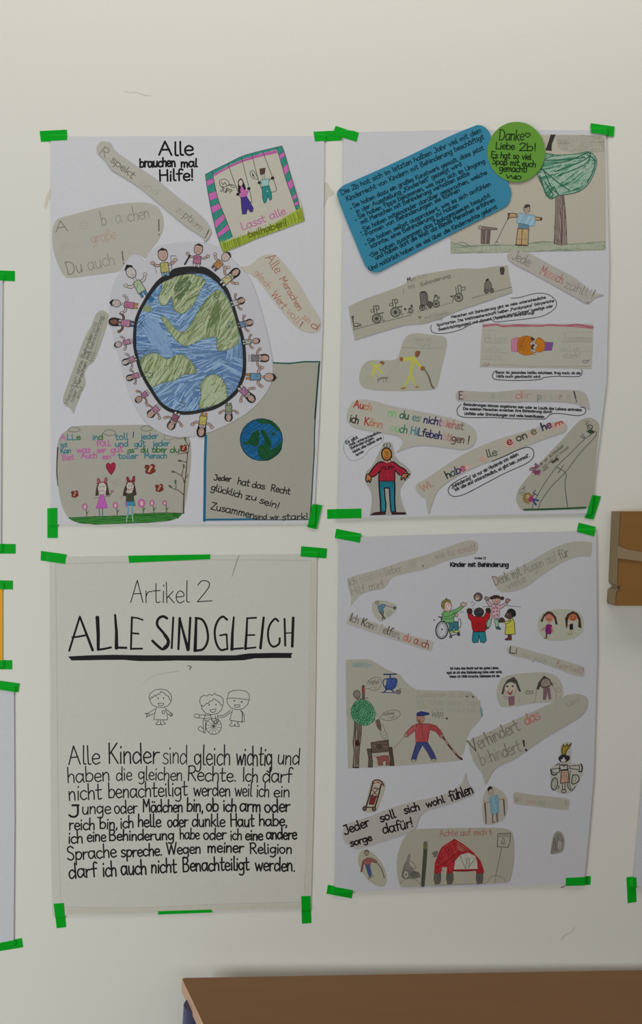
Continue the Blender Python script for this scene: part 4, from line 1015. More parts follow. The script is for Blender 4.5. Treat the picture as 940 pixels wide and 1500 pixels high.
K(660, 360, 3.917)
c, I = P2.cut('hands_picture', [(180, 448, 1), (812, 450, 1), (810, 590, 1), (802, 708, 1), (500, 702, 1), (165, 697, 1), (170, 560, 1)], '98958a', 1, smooth=False, label='kraft rectangle with two orange hands meeting')
Y0 = I.y
I.line([(182, 462), (260, 455), (300, 466), (380, 458), (500, 463), (560, 458), (650, 462), (720, 456), (812, 470)], 10, '8d4f5d', cray=True); I.line([(270, 460), (400, 465), (540, 460), (700, 466), (808, 476)], 7, '9a5763', cray=True); I.line([(182, 470), (250, 462)], 5, 'a87a80')
I.line([(165, 690), (300, 685), (500, 695), (800, 694)], 3, '7e7d72')
I.build('border_drawing', c)
I = Ink(Y0)
I.shape([(345, 540), (382, 528), (388, 545), (378, 612), (345, 606)], 'a26a80', '8a5068', 3, False); I.shape([(382, 545), (400, 527), (430, 520), (465, 528), (470, 545), (452, 560), (455, 575), (470, 580), (452, 590), (458, 605), (468, 622), (430, 630), (400, 622), (380, 600)], 'a2631c', '7d4b18', 3, True); I.hatch([(385, 545), (430, 522), (465, 530), (455, 600), (430, 628), (385, 600)], -70, 9, 5, '8b5318')
I.build('hand_drawing', c, 'left orange hand with a pink cuff')
I = Ink(Y0)
I.shape([(535, 555), (583, 558), (575, 602), (530, 604)], '6b4278', '53345f', 3); I.shape([(535, 555), (505, 530), (488, 540), (484, 558), (496, 575), (484, 590), (490, 610), (510, 612), (532, 600)], 'a2631c', '7d4b18', 3, True)
I.build('hand_drawing', c, 'right orange hand with a purple cuff')
I = Ink(Y0)
for k, (x, y) in enumerate(((470, 540), (474, 562), (464, 590), (475, 606), (462, 536), (478, 622), (468, 575))): I.ell(x, y, 8, 6, 'a9a59b' if k % 2 else '4a3429', '3a2a24', 2.5, 30 * k)
I.build('finger_drawing', c)
I = Ink(Y0)
for y in (488, 560, 612, 655): I.line([(180, y), (320, y + 4)], 2.5, '86857a')
I.build('writing_line', c); I = Ink(Y0)
for y in (500, 555, 610): I.line([(630, y), (805, y - 2)], 2.5, '86857a')
I.build('writing_line', c); I = Ink(Y0)
I.text([('I', '83817a'), ('ch', '83817a'), (' ', None), ('kann', '8a8880')], (188, 555), (320, 560), 48, 3.5); I.text('helfen,', (180, 612), (305, 615), 40, 3.5, '8d8b82'); I.text('danke!', (182, 652), (295, 652), 34, 3.5, '8e8c82'); I.build('lettering', c); I = Ink(Y0)
I.text('Zusammen', (638, 555), (802, 555), 46, 3.5, '86847b'); I.text('sind wir', (625, 612), (735, 608), 34, 3.5, '8d8b82'); I.text('stark!', (640, 648), (738, 645), 32, 3.5, '82807a')
I.build('lettering', c); I = Ink(Y0)
I.line([(180, 685), (195, 675), (205, 682), (220, 675), (205, 692), (185, 690)], 4, '86696a'); I.build('hand_mark', c); I = Ink(Y0); I.line([(750, 665), (765, 658), (770, 664), (790, 658), (772, 675), (752, 668)], 4, '6f6470')
I.build('hand_mark', c)

K(650, 530, 4.273)
bubble([(325, 58), (308, 70), (302, 95), (320, 112), (400, 118), (520, 118), (600, 112), (625, 100), (700, 93), (800, 95), (845, 92), (860, 75), (858, 52)],
 [('Bevor du jemandem helfen möchtest, frag nach, ob die', (322, 75), (850, 80), 20, 5.5), ('Hilfe auch gewünscht wird', (326, 100), (598, 102), 20, 5.5)])
c, I = P2.cut('text_strip', [(72, 215), (80, 192), (105, 182), (230, 190), (330, 190), (450, 178), (560, 176), (700, 178), (830, 182), (875, 200), (895, 240), (907, 302, 1), (880, 285), (820, 262), (720, 250), (560, 248), (400, 252), (230, 248), (110, 244), (82, 238)], '969188', 2, label='kraft strip with a dark red E at its start')
I.text([('E', '4d3038'), ('s', '97827e')], (90, 236), (138, 236), 46, 6); I.text('kann', (175, 232), (265, 230), 36, 3.5, '8f8a82'); I.text([('a', '77806f'), ('u', None), ('ch', '84897c')], (290, 230), (375, 228), 38, 4); I.text([('d', '9a5a50'), ('ir', '93756a')], (445, 234), (540, 230), 50, 5)
I.text([('p', '5f6a66'), ('a', '8d8a80'), ('s', '999188'), ('sie', '8f8a80'), ('r', '8b6a60'), ('e', '9a948c'), ('n', '84877d')], (580, 236), (785, 238), 40, 5); I.text('!', (815, 255), (835, 250), 66, 9, '39414a')
I.build('lettering', c)
bubble([(105, 268), (85, 290), (80, 315), (95, 340), (150, 350), (300, 350), (450, 358), (600, 360), (635, 355), (665, 330), (720, 325), (820, 338), (865, 332), (884, 312), (875, 290), (850, 285)],
 [('Behinderungen können angeboren sein oder im Laufe des Lebens eintreten', (120, 275), (858, 310), 20, 6), ('Die meisten Menschen erwerben ihre Behinderung durch', (118, 302), (672, 322), 20, 6), ('Unfälle oder Erkrankungen und viele beeinflussen', (125, 332), (622, 352), 20, 6)])

K(490, 560, 4.087)
c, I = P2.cut('speech_bubble', [(72, 210), (82, 160), (108, 120), (150, 106), (220, 112), (340, 145), (480, 172), (620, 200), (740, 230), (805, 262), (838, 300), (840, 350), (815, 388), (760, 402), (640, 388), (520, 378), (440, 392), (365, 420, 1), (398, 382), (405, 345), (370, 318), (300, 305), (180, 285), (100, 260)], '9a968b', 2, label='kraft speech bubble with rainbow lettering')
R_, G_, D_, N_, V_ = '97402e', '5f8f56', '2d2c3a', '26264a', '583064'
I.text([('Au', '94342e'), ('c', '9a6a4a'), ('h', 'a0705c')], (112, 152), (215, 172), 44, 8); I.text([('nn', '6f9a66'), (' ', None), ('d', '33604a'), ('u', '2f4a3f'), (' ', None), ('e', '55706f'), ('s', '55706f'), (' ', None), ('nich', '25234e'), ('t', '7d5573'), ('s', 'a88088'), ('ieh', '96605c'), ('st', '7a6258')], (315, 200), (765, 288), 46, 7.5)
I.text([('ich', '22221f')], (88, 240), (138, 250), 48, 7); I.text([('K', '8e2f26'), ('ö', '9c5a3a'), ('n', 'a0704a'), ('n', '9d6a58')], (175, 255), (280, 275), 46, 7); I.text([('a', '7d9a78'), ('u', '6f9a66'), ('ch', '356b50'), (' ', None), ('Hi', '2f6f7d'), ('L', '2a3f58'), ('fe', '24243f'), ('beh', '27254f'), ('ö', 'a07a80'), ('t', '94706a'), ('i', '8a5a50'), ('gen', '5a4840'), (' ', None), ('!', '3a3330')], (330, 290), (800, 372), 46, 7.5)
I.build('lettering', c, 'letters changing colour from red through green to blue')
K(495, 640, 12.53)
bubble([(255, -25), (230, 0), (180, 30), (130, 85), (105, 150), (105, 230), (130, 310), (180, 390), (240, 435), (290, 440), (370, 420), (450, 380), (510, 320), (560, 250), (620, 205), (720, 155), (790, 110), (830, 50), (832, 0), (805, -35)],
 [('Es gibt', (148, 138), (365, 30), 74, 17), ('viele unterschiedliche', (200, 175), (790, -75), 58, 15), ('Behinderungen.', (235, 232), (665, 35), 60, 16), ('Nicht alle haben eine', (280, 300), (800, 35), 58, 17), ('lernen', (335, 355), (470, 280), 54, 16)])

K(525, 640, 11.75)
c, I = P2.cut('figure_cutout', [(340, 280, 1), (400, 170), (430, 110), (490, 90), (560, 105), (590, 180), (610, 270, 1), (625, 330), (700, 420), (800, 490), (890, 600), (880, 680), (800, 770), (720, 900), (720, 1040), (760, 1180), (825, 1335, 1), (560, 1350, 1), (190, 1352, 1), (215, 1200), (225, 1060), (200, 920), (110, 760), (120, 620), (220, 510), (290, 390)], '8d8a82', 1, label='cut-out figure in a red sweater and blue trousers')
Y0 = I.y; OB = '181418'; RS = '8c1d2e'
I.shape([(345, 435), (430, 430), (480, 450), (550, 430), (600, 435), (700, 500), (790, 555), (810, 610), (750, 660), (715, 665), (660, 610), (625, 575), (615, 760), (350, 765), (370, 580), (340, 610), (270, 680), (215, 680), (185, 640), (260, 520)], RS)
I.hatch([(345, 435), (600, 435), (615, 760), (350, 765)], 80, 26, 12, '7d1828')
I.line([(425, 435), (350, 438), (260, 520), (180, 635)], 22, OB); I.line([(215, 690), (270, 680), (330, 625), (375, 580)], 18, OB); I.line([(560, 435), (605, 438), (700, 510), (790, 560), (835, 620)], 22, OB); I.line([(715, 665), (670, 630), (625, 575), (622, 660), (618, 760)], 20, OB); I.line([(370, 585), (350, 640), (345, 765)], 22, OB)
I.line([(375, 580), (385, 560)], 10, OB)
I.text('FILIPP', (395, 565), (610, 560), 50, 13, '35090f')
I.build('sweater_drawing', c, 'red sweater')
I = Ink(Y0)
TB = '1a6474'
I.shape([(355, 770), (610, 765), (615, 1000), (620, 1285), (560, 1285), (540, 1050), (525, 880), (440, 880), (455, 1050), (462, 1285), (385, 1285), (365, 1000)], TB); I.hatch([(370, 780), (600, 775), (600, 870), (370, 870)], 4, 26, 14, '125766'); I.hatch([(385, 880), (440, 890), (455, 1270), (390, 1270)], 88, 22, 12, '2f7380'); I.hatch([(540, 880), (605, 880), (610, 1270), (560, 1270)], 88, 22, 12, '2f7380')
I.line([(350, 765), (355, 900), (372, 1100), (378, 1285)], 26, OB); I.line([(615, 765), (620, 900), (618, 1100), (630, 1285)], 26, OB); I.line([(525, 880), (440, 880), (452, 1050), (468, 1150), (460, 1290)], 22, OB, False); I.line([(525, 880), (535, 1050), (545, 1180), (555, 1285)], 22, OB); I.line([(350, 765), (620, 762)], 14, OB)
I.build('trouser_drawing', c, 'blue trousers')
I = Ink(Y0)
I.shape([(370, 1290), (460, 1285), (460, 1335), (200, 1345), (260, 1305)], '331a1a', OB, 8); I.shape([(560, 1290), (630, 1285), (640, 1300), (800, 1300), (815, 1332), (570, 1335)], '331a1a', OB, 8)
I.build('shoe_drawing', c)
I = Ink(Y0)
I.shape([(435, 395), (550, 395), (545, 440), (480, 455), (435, 435)], 'a0766a', OB, 6); I.ell(480, 300, 85, 108, '9c6a2e', OB, 22, -6); I.line([(565, 330), (575, 350), (560, 360)], 10, OB)
I.line([(455, 255), (470, 275)], 18, '6b3d12'); I.line([(500, 255), (505, 268)], 14, '6b3d12'); I.line([(478, 275), (500, 310), (470, 320)], 14, '6b3d12'); I.line([(450, 345), (480, 370), (512, 345)], 14, '6b3d12')
I.line([(460, 190), (425, 150), (450, 118)], 10, OB); I.line([(490, 185), (480, 145), (495, 112)], 10, OB); I.line([(520, 190), (545, 155), (530, 118)], 10, OB)
I.build('head_drawing', c, 'brown face with three hairs')
for pl in ([(150, 640), (175, 650), (215, 690), (205, 770), (185, 785), (170, 740), (150, 780), (125, 740), (130, 680)], [(750, 650), (800, 630), (870, 640), (865, 660), (830, 665), (850, 700), (820, 690), (795, 745), (775, 700), (740, 740), (725, 725)]):
    I = Ink(Y0); I.shape(pl, 'a0653a', OB, 18, True); I.build('hand_drawing', c)

K(600, 630, 4.087)
c, I = P2.cut('speech_bubble', [(35, 350), (45, 320), (100, 290), (200, 220), (330, 140), (450, 85), (560, 45), (680, 10), (800, -30), (880, -52), (912, -48), (935, -20), (925, 8), (895, 22), (780, 62), (640, 118), (520, 172), (420, 210), (300, 265), (200, 330), (158, 375), (135, 430), (111, 508, 1), (100, 450), (92, 410), (60, 385)], '999488', 2, label='long rising kraft bubble with scattered coloured letters')
Y0 = I.y; 
for p in ([(420, 170), (440, 150), (460, 180), (440, 195)], [(560, 80), (600, 50), (620, 90), (590, 110)], [(850, -28), (905, -40), (920, -18), (860, 0)], [(320, 215), (350, 205), (360, 228), (330, 240)], [(705, 25), (740, 5), (750, 30), (720, 45)]): I.fill(p, 'a88d82', True)
I.text([('W', '9a6b58'), ('i', '94584e'), ('.', '8d5a50')], (75, 372), (140, 335), 44, 6); I.text([('h', '24302c'), ('a', '2e5048'), ('b', '3a2a58'), ('e', '8a3c5a')], (222, 293), (330, 240), 46, 8); I.text([('a', 'a8806f')], (418, 190), (445, 178), 30, 5); I.text([('ll', '3f4b3f'), ('e', '4a5548')], (460, 165), (520, 150), 46, 7)
I.text([('e', '7d2f35'), (' ', None), ('on', '3b3f35'), (' ', None), ('e', '555a40')], (585, 95), (755, 22), 46, 8); I.text([('h', '24254a'), ('e', '5a2f50')], (790, 5), (845, -15), 46, 9); I.text([('m', '9b3a34')], (868, -20), (915, -38), 26, 8)
I.build('lettering', c, 'letters in changing colours')
bubble([(340, 275), (290, 300), (245, 330), (228, 360), (240, 388), (275, 398), (340, 378), (450, 320), (560, 262), (680, 208), (725, 178), (740, 145), (730, 115), (700, 104), (640, 122), (560, 160), (490, 188)],
 [('_Behinderung" ist nur ein Hindernis von vielen.', (250, 350), (650, 150), 26, 5.5), ('Wir alle sind unterschiedlich, es gibt kein _normal".', (270, 368), (715, 158), 24, 5.5)])

K(750, 610, 7.231)
c, I = P2.cut('seesaw_picture', [(35, 880), (50, 800), (120, 690), (300, 480), (500, 270), (680, 70), (760, 22), (840, 22), (895, 60), (915, 130), (900, 250), (880, 450), (860, 700), (850, 830), (810, 940), (740, 985), (500, 988), (200, 998), (110, 995), (60, 945)], '8f8b7f', 1, label='kraft cut-out of a drawn seesaw')
Y0 = I.y; SW = '3f4644'
I.line([(205, 975), (230, 900), (330, 720), (460, 540), (600, 400), (740, 260), (830, 190)], 7, SW); I.line([(268, 975), (310, 880), (420, 730), (550, 600), (720, 380), (860, 230), (885, 180), (870, 160)], 7, SW); I.line([(460, 535), (560, 605), (552, 720), (565, 850), (580, 968)], 8, SW); I.line([(480, 600), (540, 515)], 8, SW); I.line([(715, 210), (750, 235), (760, 225), (735, 190)], 9, SW, False); I.line([(262, 835), (215, 815), (240, 780)], 10, '2f3842', False)
I.line([(120, 988), (300, 985), (500, 978), (770, 965)], 20, '2b4a2b'); I.line([(250, 982), (600, 972)], 12, '234022')
I.build('seesaw_drawing', c)
I = Ink(Y0)
I.shape([(110, 860), (130, 820), (170, 810), (200, 840), (190, 880), (160, 920), (120, 900)], '7d6738', '5c4a2a', 4, True); I.ell(160, 852, 18, 20, '9c8a70'); I.shape([(170, 860), (205, 830), (225, 880), (195, 910), (165, 895)], '8a2f58', None); I.line([(215, 880), (270, 890)], 22, '3a3f68'); I.line([(220, 900), (245, 935)], 20, '34395e'); I.line([(205, 850), (240, 815)], 10, '4f4a55'); I.ell(172, 920, 12, 14, '8b6f45')
I.ell(100, 800, 32, 34, None, '4d4c45', 4, 40); I.line([(85, 800), (100, 815), (115, 790)], 5, '4d4c45'); I.line([(105, 770), (130, 740)], 8, '3f3e38')
I.build('child_drawing', c, 'blond child at the bottom end of the seesaw')
I = Ink(Y0)
I.shape([(790, 160), (830, 140), (870, 165), (850, 185), (800, 180)], '2a3b2a'); I.ell(815, 118, 26, 26, None, '3c3f35', 9); I.line([(800, 110), (830, 130), (845, 105)], 9, '45473b'); I.line([(830, 160), (825, 190)], 14, '26352a'); I.line([(800, 150), (780, 165)], 8, '2a3b2a')
I.line([(760, 60), (790, 48), (805, 62), (775, 75), (785, 100), (800, 85)], 6, '55534a'); I.line([(765, 85), (795, 70)], 6, '55534a')
I.build('child_drawing', c, 'dark green child at the top end of the seesaw')
I = Ink(Y0)
for k, (a, b) in enumerate((((205, 600), (280, 530)), ((235, 622), (295, 590)))): I.text(('Stell', 'Wippe')[k], a, b, 50, 10, '6b3550')
I.text('dir vor, du könntest', (295, 525), (540, 320), 34, 6, '55524a'); I.text('nicht mehr dich bewegen', (320, 555), (595, 330), 30, 5.5, '6a665c'); I.text('nicht', (325, 585), (380, 545), 30, 6, '5f5b52'); I.text('traurig', (420, 500), (480, 455), 28, 9, '3a3832')
I.build('lettering', c)

# ================================================================ poster 3: ALLE SIND GLEICH
K(0, 0, 1)
I = P3.ink()
I.line([(82, 826), (200, 823), (330, 820), (456, 821)], 1.0, '9b988e'); I.line([(82, 826), (84, 1000), (86, 1200), (90, 1330)], 1.0, '9d9a90'); I.line([(456, 821), (452, 1000), (450, 1180), (445, 1320)], .9, 'a19d91'); I.line([(90, 1328), (200, 1329), (320, 1324), (446, 1321)], 1.0, '9b988e')
I.build('seam_line', P3.root)
I = P3.ink(); I.fill([(457, 822), (463, 822), (458, 1180), (454, 1310), (446, 1310), (452, 1100)], 'a8a498', cray=False); I.build('yellowed_border', P3.root)
I = P3.ink(); I.fill([(100, 1330), (200, 1330.5), (320, 1326), (440, 1323), (440, 1330), (320, 1332), (200, 1337), (100, 1338)], 'a7a397', cray=False); I.build('yellowed_border', P3.root)
I = P3.ink(); I.fill([(349, 814), (351, 813), (346, 828), (341, 843), (339, 846), (342, 834)], '85837b'); I.build('crease', P3.root)
I = P3.ink(); I.line([(209, 1001), (222, 991), (240, 986), (262, 983)], [.4, .9], '8d8b83'); I.line([(275, 975), (280, 976.5), (278, 980)], [1.2, 2.4], '6b6962'); I.build('scuff', P3.root)
BK = '161515'
K(90, 840, 4.947)
I = P3.ink()
I.text('Artikel', (500, 210), (922, 210), 155, 7, BK, xh=.56); I.text('2', (976, 208), (1080, 204), 152, 7, BK)
I.build('heading_lettering', P3.root)
I = P3.ink()
def st(p, w, sm=False): I.line(p, w, BK, sm)
st([(58, 560), (95, 440), (135, 312)], 15); st([(135, 312), (180, 430), (228, 555)], [15, 20]); st([(80, 462), (120, 458), (185, 445)], 14)
st([(262, 318), (268, 440), (268, 548)], [28, 22]); st([(265, 552), (310, 546), (360, 535)], 16)
st([(390, 300), (400, 420), (400, 540)], [16, 27]); st([(398, 536), (472, 538)], 17)
st([(512, 316), (508, 430), (505, 548)], 15); st([(512, 318), (552, 322), (590, 336)], 12); st([(515, 432), (560, 436)], 13); st([(505, 545), (586, 544)], 14)
st([(766, 324), (735, 310), (702, 330), (696, 375), (740, 430), (775, 480), (770, 525), (735, 548), (700, 525), (660, 487)], 19, True); st([(750, 445), (774, 482), (770, 515), (748, 536)], 24, True)
st([(811, 318), (800, 540)], 15); st([(858, 324), (848, 548)], [20, 16]); st([(858, 326), (890, 450), (918, 552)], [14, 24]); st([(934, 320), (928, 440), (922, 552)], 17)
X = 841
st([(X + 136, 325), (X + 128, 558)], [18, 26]); st([(X + 132, 322), (X + 180, 335), (X + 212, 395), (X + 220, 480), (X + 188, 545), (X + 128, 560)], 17, True)
st([(X + 360, 335), (X + 326, 312), (X + 288, 350), (X + 270, 420), (X + 280, 500), (X + 312, 552), (X + 362, 545)], 16, True); st([(X + 362, 548), (X + 356, 440), (X + 308, 448)], 13)
st([(X + 408, 316), (X + 398, 430), (X + 394, 550)], [14, 24]); st([(X + 394, 548), (X + 475, 540)], 14)
st([(X + 505, 322), (X + 500, 430), (X + 492, 545)], [14, 20]); st([(X + 505, 324), (X + 570, 320)], 13); st([(X + 502, 446), (X + 558, 445)], 12); st([(X + 492, 543), (X + 566, 535)], 13)
st([(X + 624, 318), (X + 601, 540)], [17, 20])
st([(X + 730, 345), (X + 706, 328), (X + 670, 370), (X + 655, 430), (X + 665, 500), (X + 695, 530), (X + 735, 508), (X + 740, 468)], 15, True)
st([(X + 775, 328), (X + 778, 430), (X + 780, 522)], 15); st([(X + 838, 320), (X + 834, 430), (X + 831, 528)], 20); st([(X + 780, 432), (X + 835, 428)], 9)
I.build('title_lettering', P3.root)
I = P3.ink()
I.fill([(50, 600), (200, 592), (380, 588), (600, 592), (X + 0, 592), (X + 420, 592), (X + 470, 584), (X + 520, 578), (X + 700, 574), (X + 835, 575), (X + 824, 590), (X + 825, 612), (X + 700, 612), (X + 560, 614), (X + 480, 628), (X + 300, 633), (X + 0, 630), (700, 634), (560, 634), (450, 625), (300, 626), (75, 630)], '1a1919')
I.build('underline', P3.root)
def para(K_, words, base=1.0):
    K(*K_)
    for t, x0, x1, y0, y1, h, w in words: I.text(t, (x0 + 3, y0), (x1 - 9, y1), h, w * 1.08, BK, xh=.56, jit=.025)
E1, E2, E3, E4 = (90, 1080, 4.947), (260, 1080, 4.947), (90, 1180, 4.947), (260, 1180, 4.947)
I = P3.ink()
para(E1, [('Alle', 50, 285, 198, 192, 135, 9), ('Kinder', 338, 712, 188, 188, 150, 10), ('sind', 732, 918, 190, 190, 140, 7.5)])
para(E2, [('gleich', 118, 388, 200, 200, 145, 9), ('wichtig', 420, 692, 200, 204, 145, 9.5), ('und', 720, 888, 192, 198, 120, 8.5)])
I.build('text_line', P3.root); I = P3.ink()
para(E1, [('haben', 42, 358, 325, 315, 110, 8.5), ('die', 395, 518, 310, 310, 100, 8), ('gleichen', 555, 882, 305, 312, 98, 8)])
para(E2, [('Rechte.', 68, 432, 312, 318, 105, 9), ('Ich', 465, 588, 318, 322, 100, 9), ('darf', 612, 832, 322, 328, 110, 9)])
I.build('text_line', P3.root); I = P3.ink()
para(E1, [('nicht', 52, 300, 455, 445, 118, 9), ('benachteiligt', 338, 920, 440, 420, 112, 9)])
para(E2, [('werden', 112, 390, 420, 424, 100, 9), ('weil', 412, 546, 422, 425, 100, 8.5), ('ich', 568, 670, 430, 432, 100, 8.5), ('ein', 692, 818, 430, 432, 90, 9)])
I.build('text_line', P3.root); I = P3.ink()
para(E1, [('J', 55, 135, 575, 575, 82, 14), ('unge', 148, 364, 555, 552, 95, 9), ('oder', 382, 558, 552, 548, 95, 9), ('Mädchen', 588, 886, 540, 540, 90, 10)])
para(E2, [('bin,', 64, 194, 535, 535, 100, 11), ('ob', 205, 303, 532, 532, 95, 11), ('ich', 328, 432, 535, 535, 92, 11), ('arm', 448, 610, 535, 535, 95, 11), ('oder', 628, 822, 540, 538, 96, 11)])
I.build('text_line', P3.root); I = P3.ink()
para(E3, [('reich', 55, 248, 172, 172, 88, 10), ('bin,', 275, 415, 165, 165, 85, 10), ('ich', 425, 530, 162, 160, 88, 10), ('helle', 552, 728, 152, 152, 92, 10.5), ('oder', 766, 924, 152, 152, 90, 10)])
para(E4, [('dunkle', 103, 350, 150, 150, 92, 10), ('Haut', 380, 562, 150, 150, 92, 10.5), ('habe,', 588, 802, 145, 145, 85, 10.5)])
I.build('text_line', P3.root); I = P3.ink()
para(E3, [('ich', 48, 163, 272, 270, 88, 10), ('eine', 183, 330, 258, 258, 85, 10), ('Behinderung', 343, 822, 252, 245, 78, 10.5)])
para(E4, [('habe', 15, 166, 240, 240, 80, 9), ('oder', 185, 358, 243, 243, 85, 10), ('ich', 380, 472, 247, 247, 80, 9.5), ('eine', 488, 624, 247, 247, 80, 11), ('andere', 640, 870, 240, 242, 86, 11)])
I.build('text_line', P3.root); I = P3.ink()
para(E3, [('Sprache', 40, 407, 392, 372, 98, 10), ('spreche.', 432, 738, 372, 358, 88, 10.5), ('Wegen', 760, 1016, 350, 345, 84, 10)])
para(E4, [('meiner', 215, 484, 336, 338, 84, 11), ('Religion', 520, 834, 345, 345, 78, 10)])
I.build('text_line', P3.root); I = P3.ink()
para(E3, [('darf', 55, 265, 525, 512, 108, 11), ('ich', 298, 408, 512, 510, 112, 11), ('auch', 432, 624, 502, 495, 110, 11.5), ('nicht', 648, 842, 485, 483, 105, 11)])
para(E4, [('Benachteiligt', 35, 527, 475, 465, 100, 11), ('werden.', 558, 858, 470, 472, 100, 11)])
I.build('text_line', P3.root)
# three line-drawn children
K(200, 1000, 5.222)
LN = '2b2b28'; Lw = 4.6
I = P3.ink()
I.line([(105, 130), (95, 110), (108, 78), (140, 55), (185, 47), (230, 55), (262, 85), (270, 120), (262, 150), (240, 175), (205, 187), (160, 186), (120, 168), (105, 140), (105, 125), (120, 105), (125, 115), (140, 92), (148, 105), (165, 82), (175, 88), (190, 65), (200, 75), (212, 75), (225, 95), (240, 98), (262, 138)], Lw, LN, False)
I.ell(166, 118, 4, 4, LN, LN, 3); I.ell(207, 117, 4, 4, LN, LN, 3); I.line([(163, 157), (207, 156), (198, 172), (175, 174), (163, 157)], Lw, LN)
I.line([(155, 188), (142, 225), (132, 280), (240, 283), (232, 230), (218, 188)], Lw, LN, False); I.line([(145, 198), (90, 232), (102, 250), (140, 232)], Lw, LN, False); I.line([(225, 200), (275, 238), (262, 252), (238, 235)], Lw, LN, False); I.ell(265, 243, 11, 11, None, LN, Lw)
I.line([(90, 232), (65, 235), (85, 240), (75, 262), (100, 248)], Lw, LN, False); I.ell(206, 224, 10, 13, None, LN, 5)
I.line([(168, 282), (165, 298), (148, 312), (155, 320), (185, 320), (185, 284)], Lw, LN, False); I.line([(205, 284), (208, 298), (224, 315), (190, 320), (185, 300)], Lw, LN, False)
I.build('child_drawing', P3.root, 'line-drawn child in a smock')
I = P3.ink()
I.line([(490, 165), (483, 140), (490, 110), (515, 95), (540, 100), (555, 88), (580, 95), (600, 80), (610, 92), (640, 100), (660, 120), (665, 150), (660, 172), (645, 168), (635, 150), (610, 132), (590, 120), (575, 140), (560, 138), (550, 160), (535, 155), (525, 172), (510, 180), (495, 168), (500, 200), (530, 232), (575, 243), (620, 235), (650, 205), (660, 172)], Lw, LN, False)
I.ell(556, 168, 4, 4, LN, LN, 3); I.ell(608, 166, 4, 4, LN, LN, 3); I.line([(560, 208), (606, 200), (600, 218), (580, 226), (560, 208)], Lw, LN)
I.ell(590, 332, 60, 62, None, LN, 4.5)
for k in range(6): a = k * math.pi / 6 + .2; I.line([(590 - 60 * math.cos(a), 332 - 62 * math.sin(a)), (590 + 60 * math.cos(a), 332 + 62 * math.sin(a))], 3, LN)
I.ell(590, 330, 8, 8, LN); I.ell(462, 253, 20, 16, None, LN, Lw); I.line([(480, 245), (520, 245), (570, 248)], Lw, LN); I.line([(478, 268), (520, 272), (560, 268)], Lw, LN)
I.line([(565, 250), (580, 285), (598, 310), (620, 310), (600, 250)], Lw, LN, False); I.ell(605, 302, 15, 12, None, LN, Lw); I.line([(620, 250), (628, 300)], Lw, LN)
I.line([(508, 285), (515, 380), (525, 385), (530, 285)], Lw, LN, False); I.line([(515, 378), (480, 362), (474, 345), (490, 332), (505, 348), (512, 350)], Lw, LN); I.line([(528, 240), (512, 285), (540, 285)], Lw, LN, False)
I.build('child_drawing', P3.root, 'line-drawn child in a wheelchair')
I = P3.ink()
I.line([(695, 112), (705, 75), (740, 58), (790, 55), (840, 65), (862, 90), (862, 130), (850, 165), (815, 198), (770, 206), (720, 190), (695, 155), (690, 120), (740, 116), (800, 122), (858, 130)], Lw, LN, False)
I.ell(748, 137, 4, 4, LN, LN, 3); I.ell(804, 145, 5, 5, LN, LN, 3); I.line([(748, 168), (790, 170), (782, 185), (758, 186), (748, 168)], Lw, LN)
I.line([(735, 208), (712, 285), (805, 300), (812, 240), (795, 208)], Lw, LN, False); I.line([(720, 208), (665, 248), (630, 248), (615, 262)], Lw, LN, False); I.line([(725, 222), (670, 262), (635, 262)], Lw, LN, False); I.line([(800, 212), (822, 240), (825, 295), (805, 300)], Lw, LN, False); I.line([(808, 225), (808, 295)], Lw, LN)
I.line([(730, 290), (725, 308), (712, 322), (720, 332), (748, 330), (752, 312)], Lw, LN, False); I.line([(752, 312), (755, 330), (785, 335), (786, 322), (768, 310), (780, 298)], Lw, LN, False)
I.build('child_drawing', P3.root, 'line-drawn child with a cap of hair pushing the wheelchair')

# ================================================================ poster 4: Kinder mit Behinderung
K4 = '928e82'
K(620, 770, 3.615)
I = P4.ink(); I.text('Kinder mit Behinderung', (140, 216), (447, 217), 21, 6.6, '1e1e22', xh=.74, jit=0); I.build('title_lettering', P4.root)
I = P4.ink(); I.text('Artikel 23', (268, 177), (328, 177), 11, 3.2, '333336', xh=.72, jit=0); I.build('lettering', P4.root)
I = P4.ink()
I.text('Ich habe das Recht auf ein gutes Leben,', (140, 760), (396, 757), 11.5, 4.0, '2c2c30', xh=.72, jit=0)
I.text('egal ob ich eine Behinderung habe oder nicht.', (122, 782), (414, 778), 11.5, 4.0, '2c2c30', xh=.72, jit=0)
I.text('Wenn ich Hilfe brauche, bekomme ich sie.', (137, 803), (402, 799), 11.5, 4.0, '2c2c30', xh=.72, jit=0)
I.build('lettering', P4.root)
# printed scene: ball game
K(630, 860, 6.714)
OU = '232323'; GW = '5f8f58'; TR = '2f626a'
I = P4.ink()
I.ell(112, 420, 60, 85, '8f8f92', OU, 11, 5); I.ell(112, 420, 42, 66, 'a1a0a3', '6b6b6e', 5, 5); I.ell(112, 412, 7, 9, OU); I.line([(80, 292), (105, 292), (108, 330)], 11, OU, False); I.ell(285, 355, 14, 45, None, '4c4c4f', 7); I.line([(185, 440), (205, 470), (280, 455)], 9, OU); I.ell(198, 485, 12, 12, '55555a', OU, 6); I.ell(275, 460, 14, 16, '3a3a3d', OU, 6)
I.shape([(172, 350), (240, 335), (270, 340), (275, 420), (240, 430), (230, 380), (222, 430), (180, 432), (185, 380)], TR, OU, 5); I.shape([(185, 435), (222, 428), (235, 445), (190, 450)], 'a5a650', OU, 5); I.shape([(235, 425), (275, 420), (285, 438), (240, 445)], 'a5a650', OU, 5)
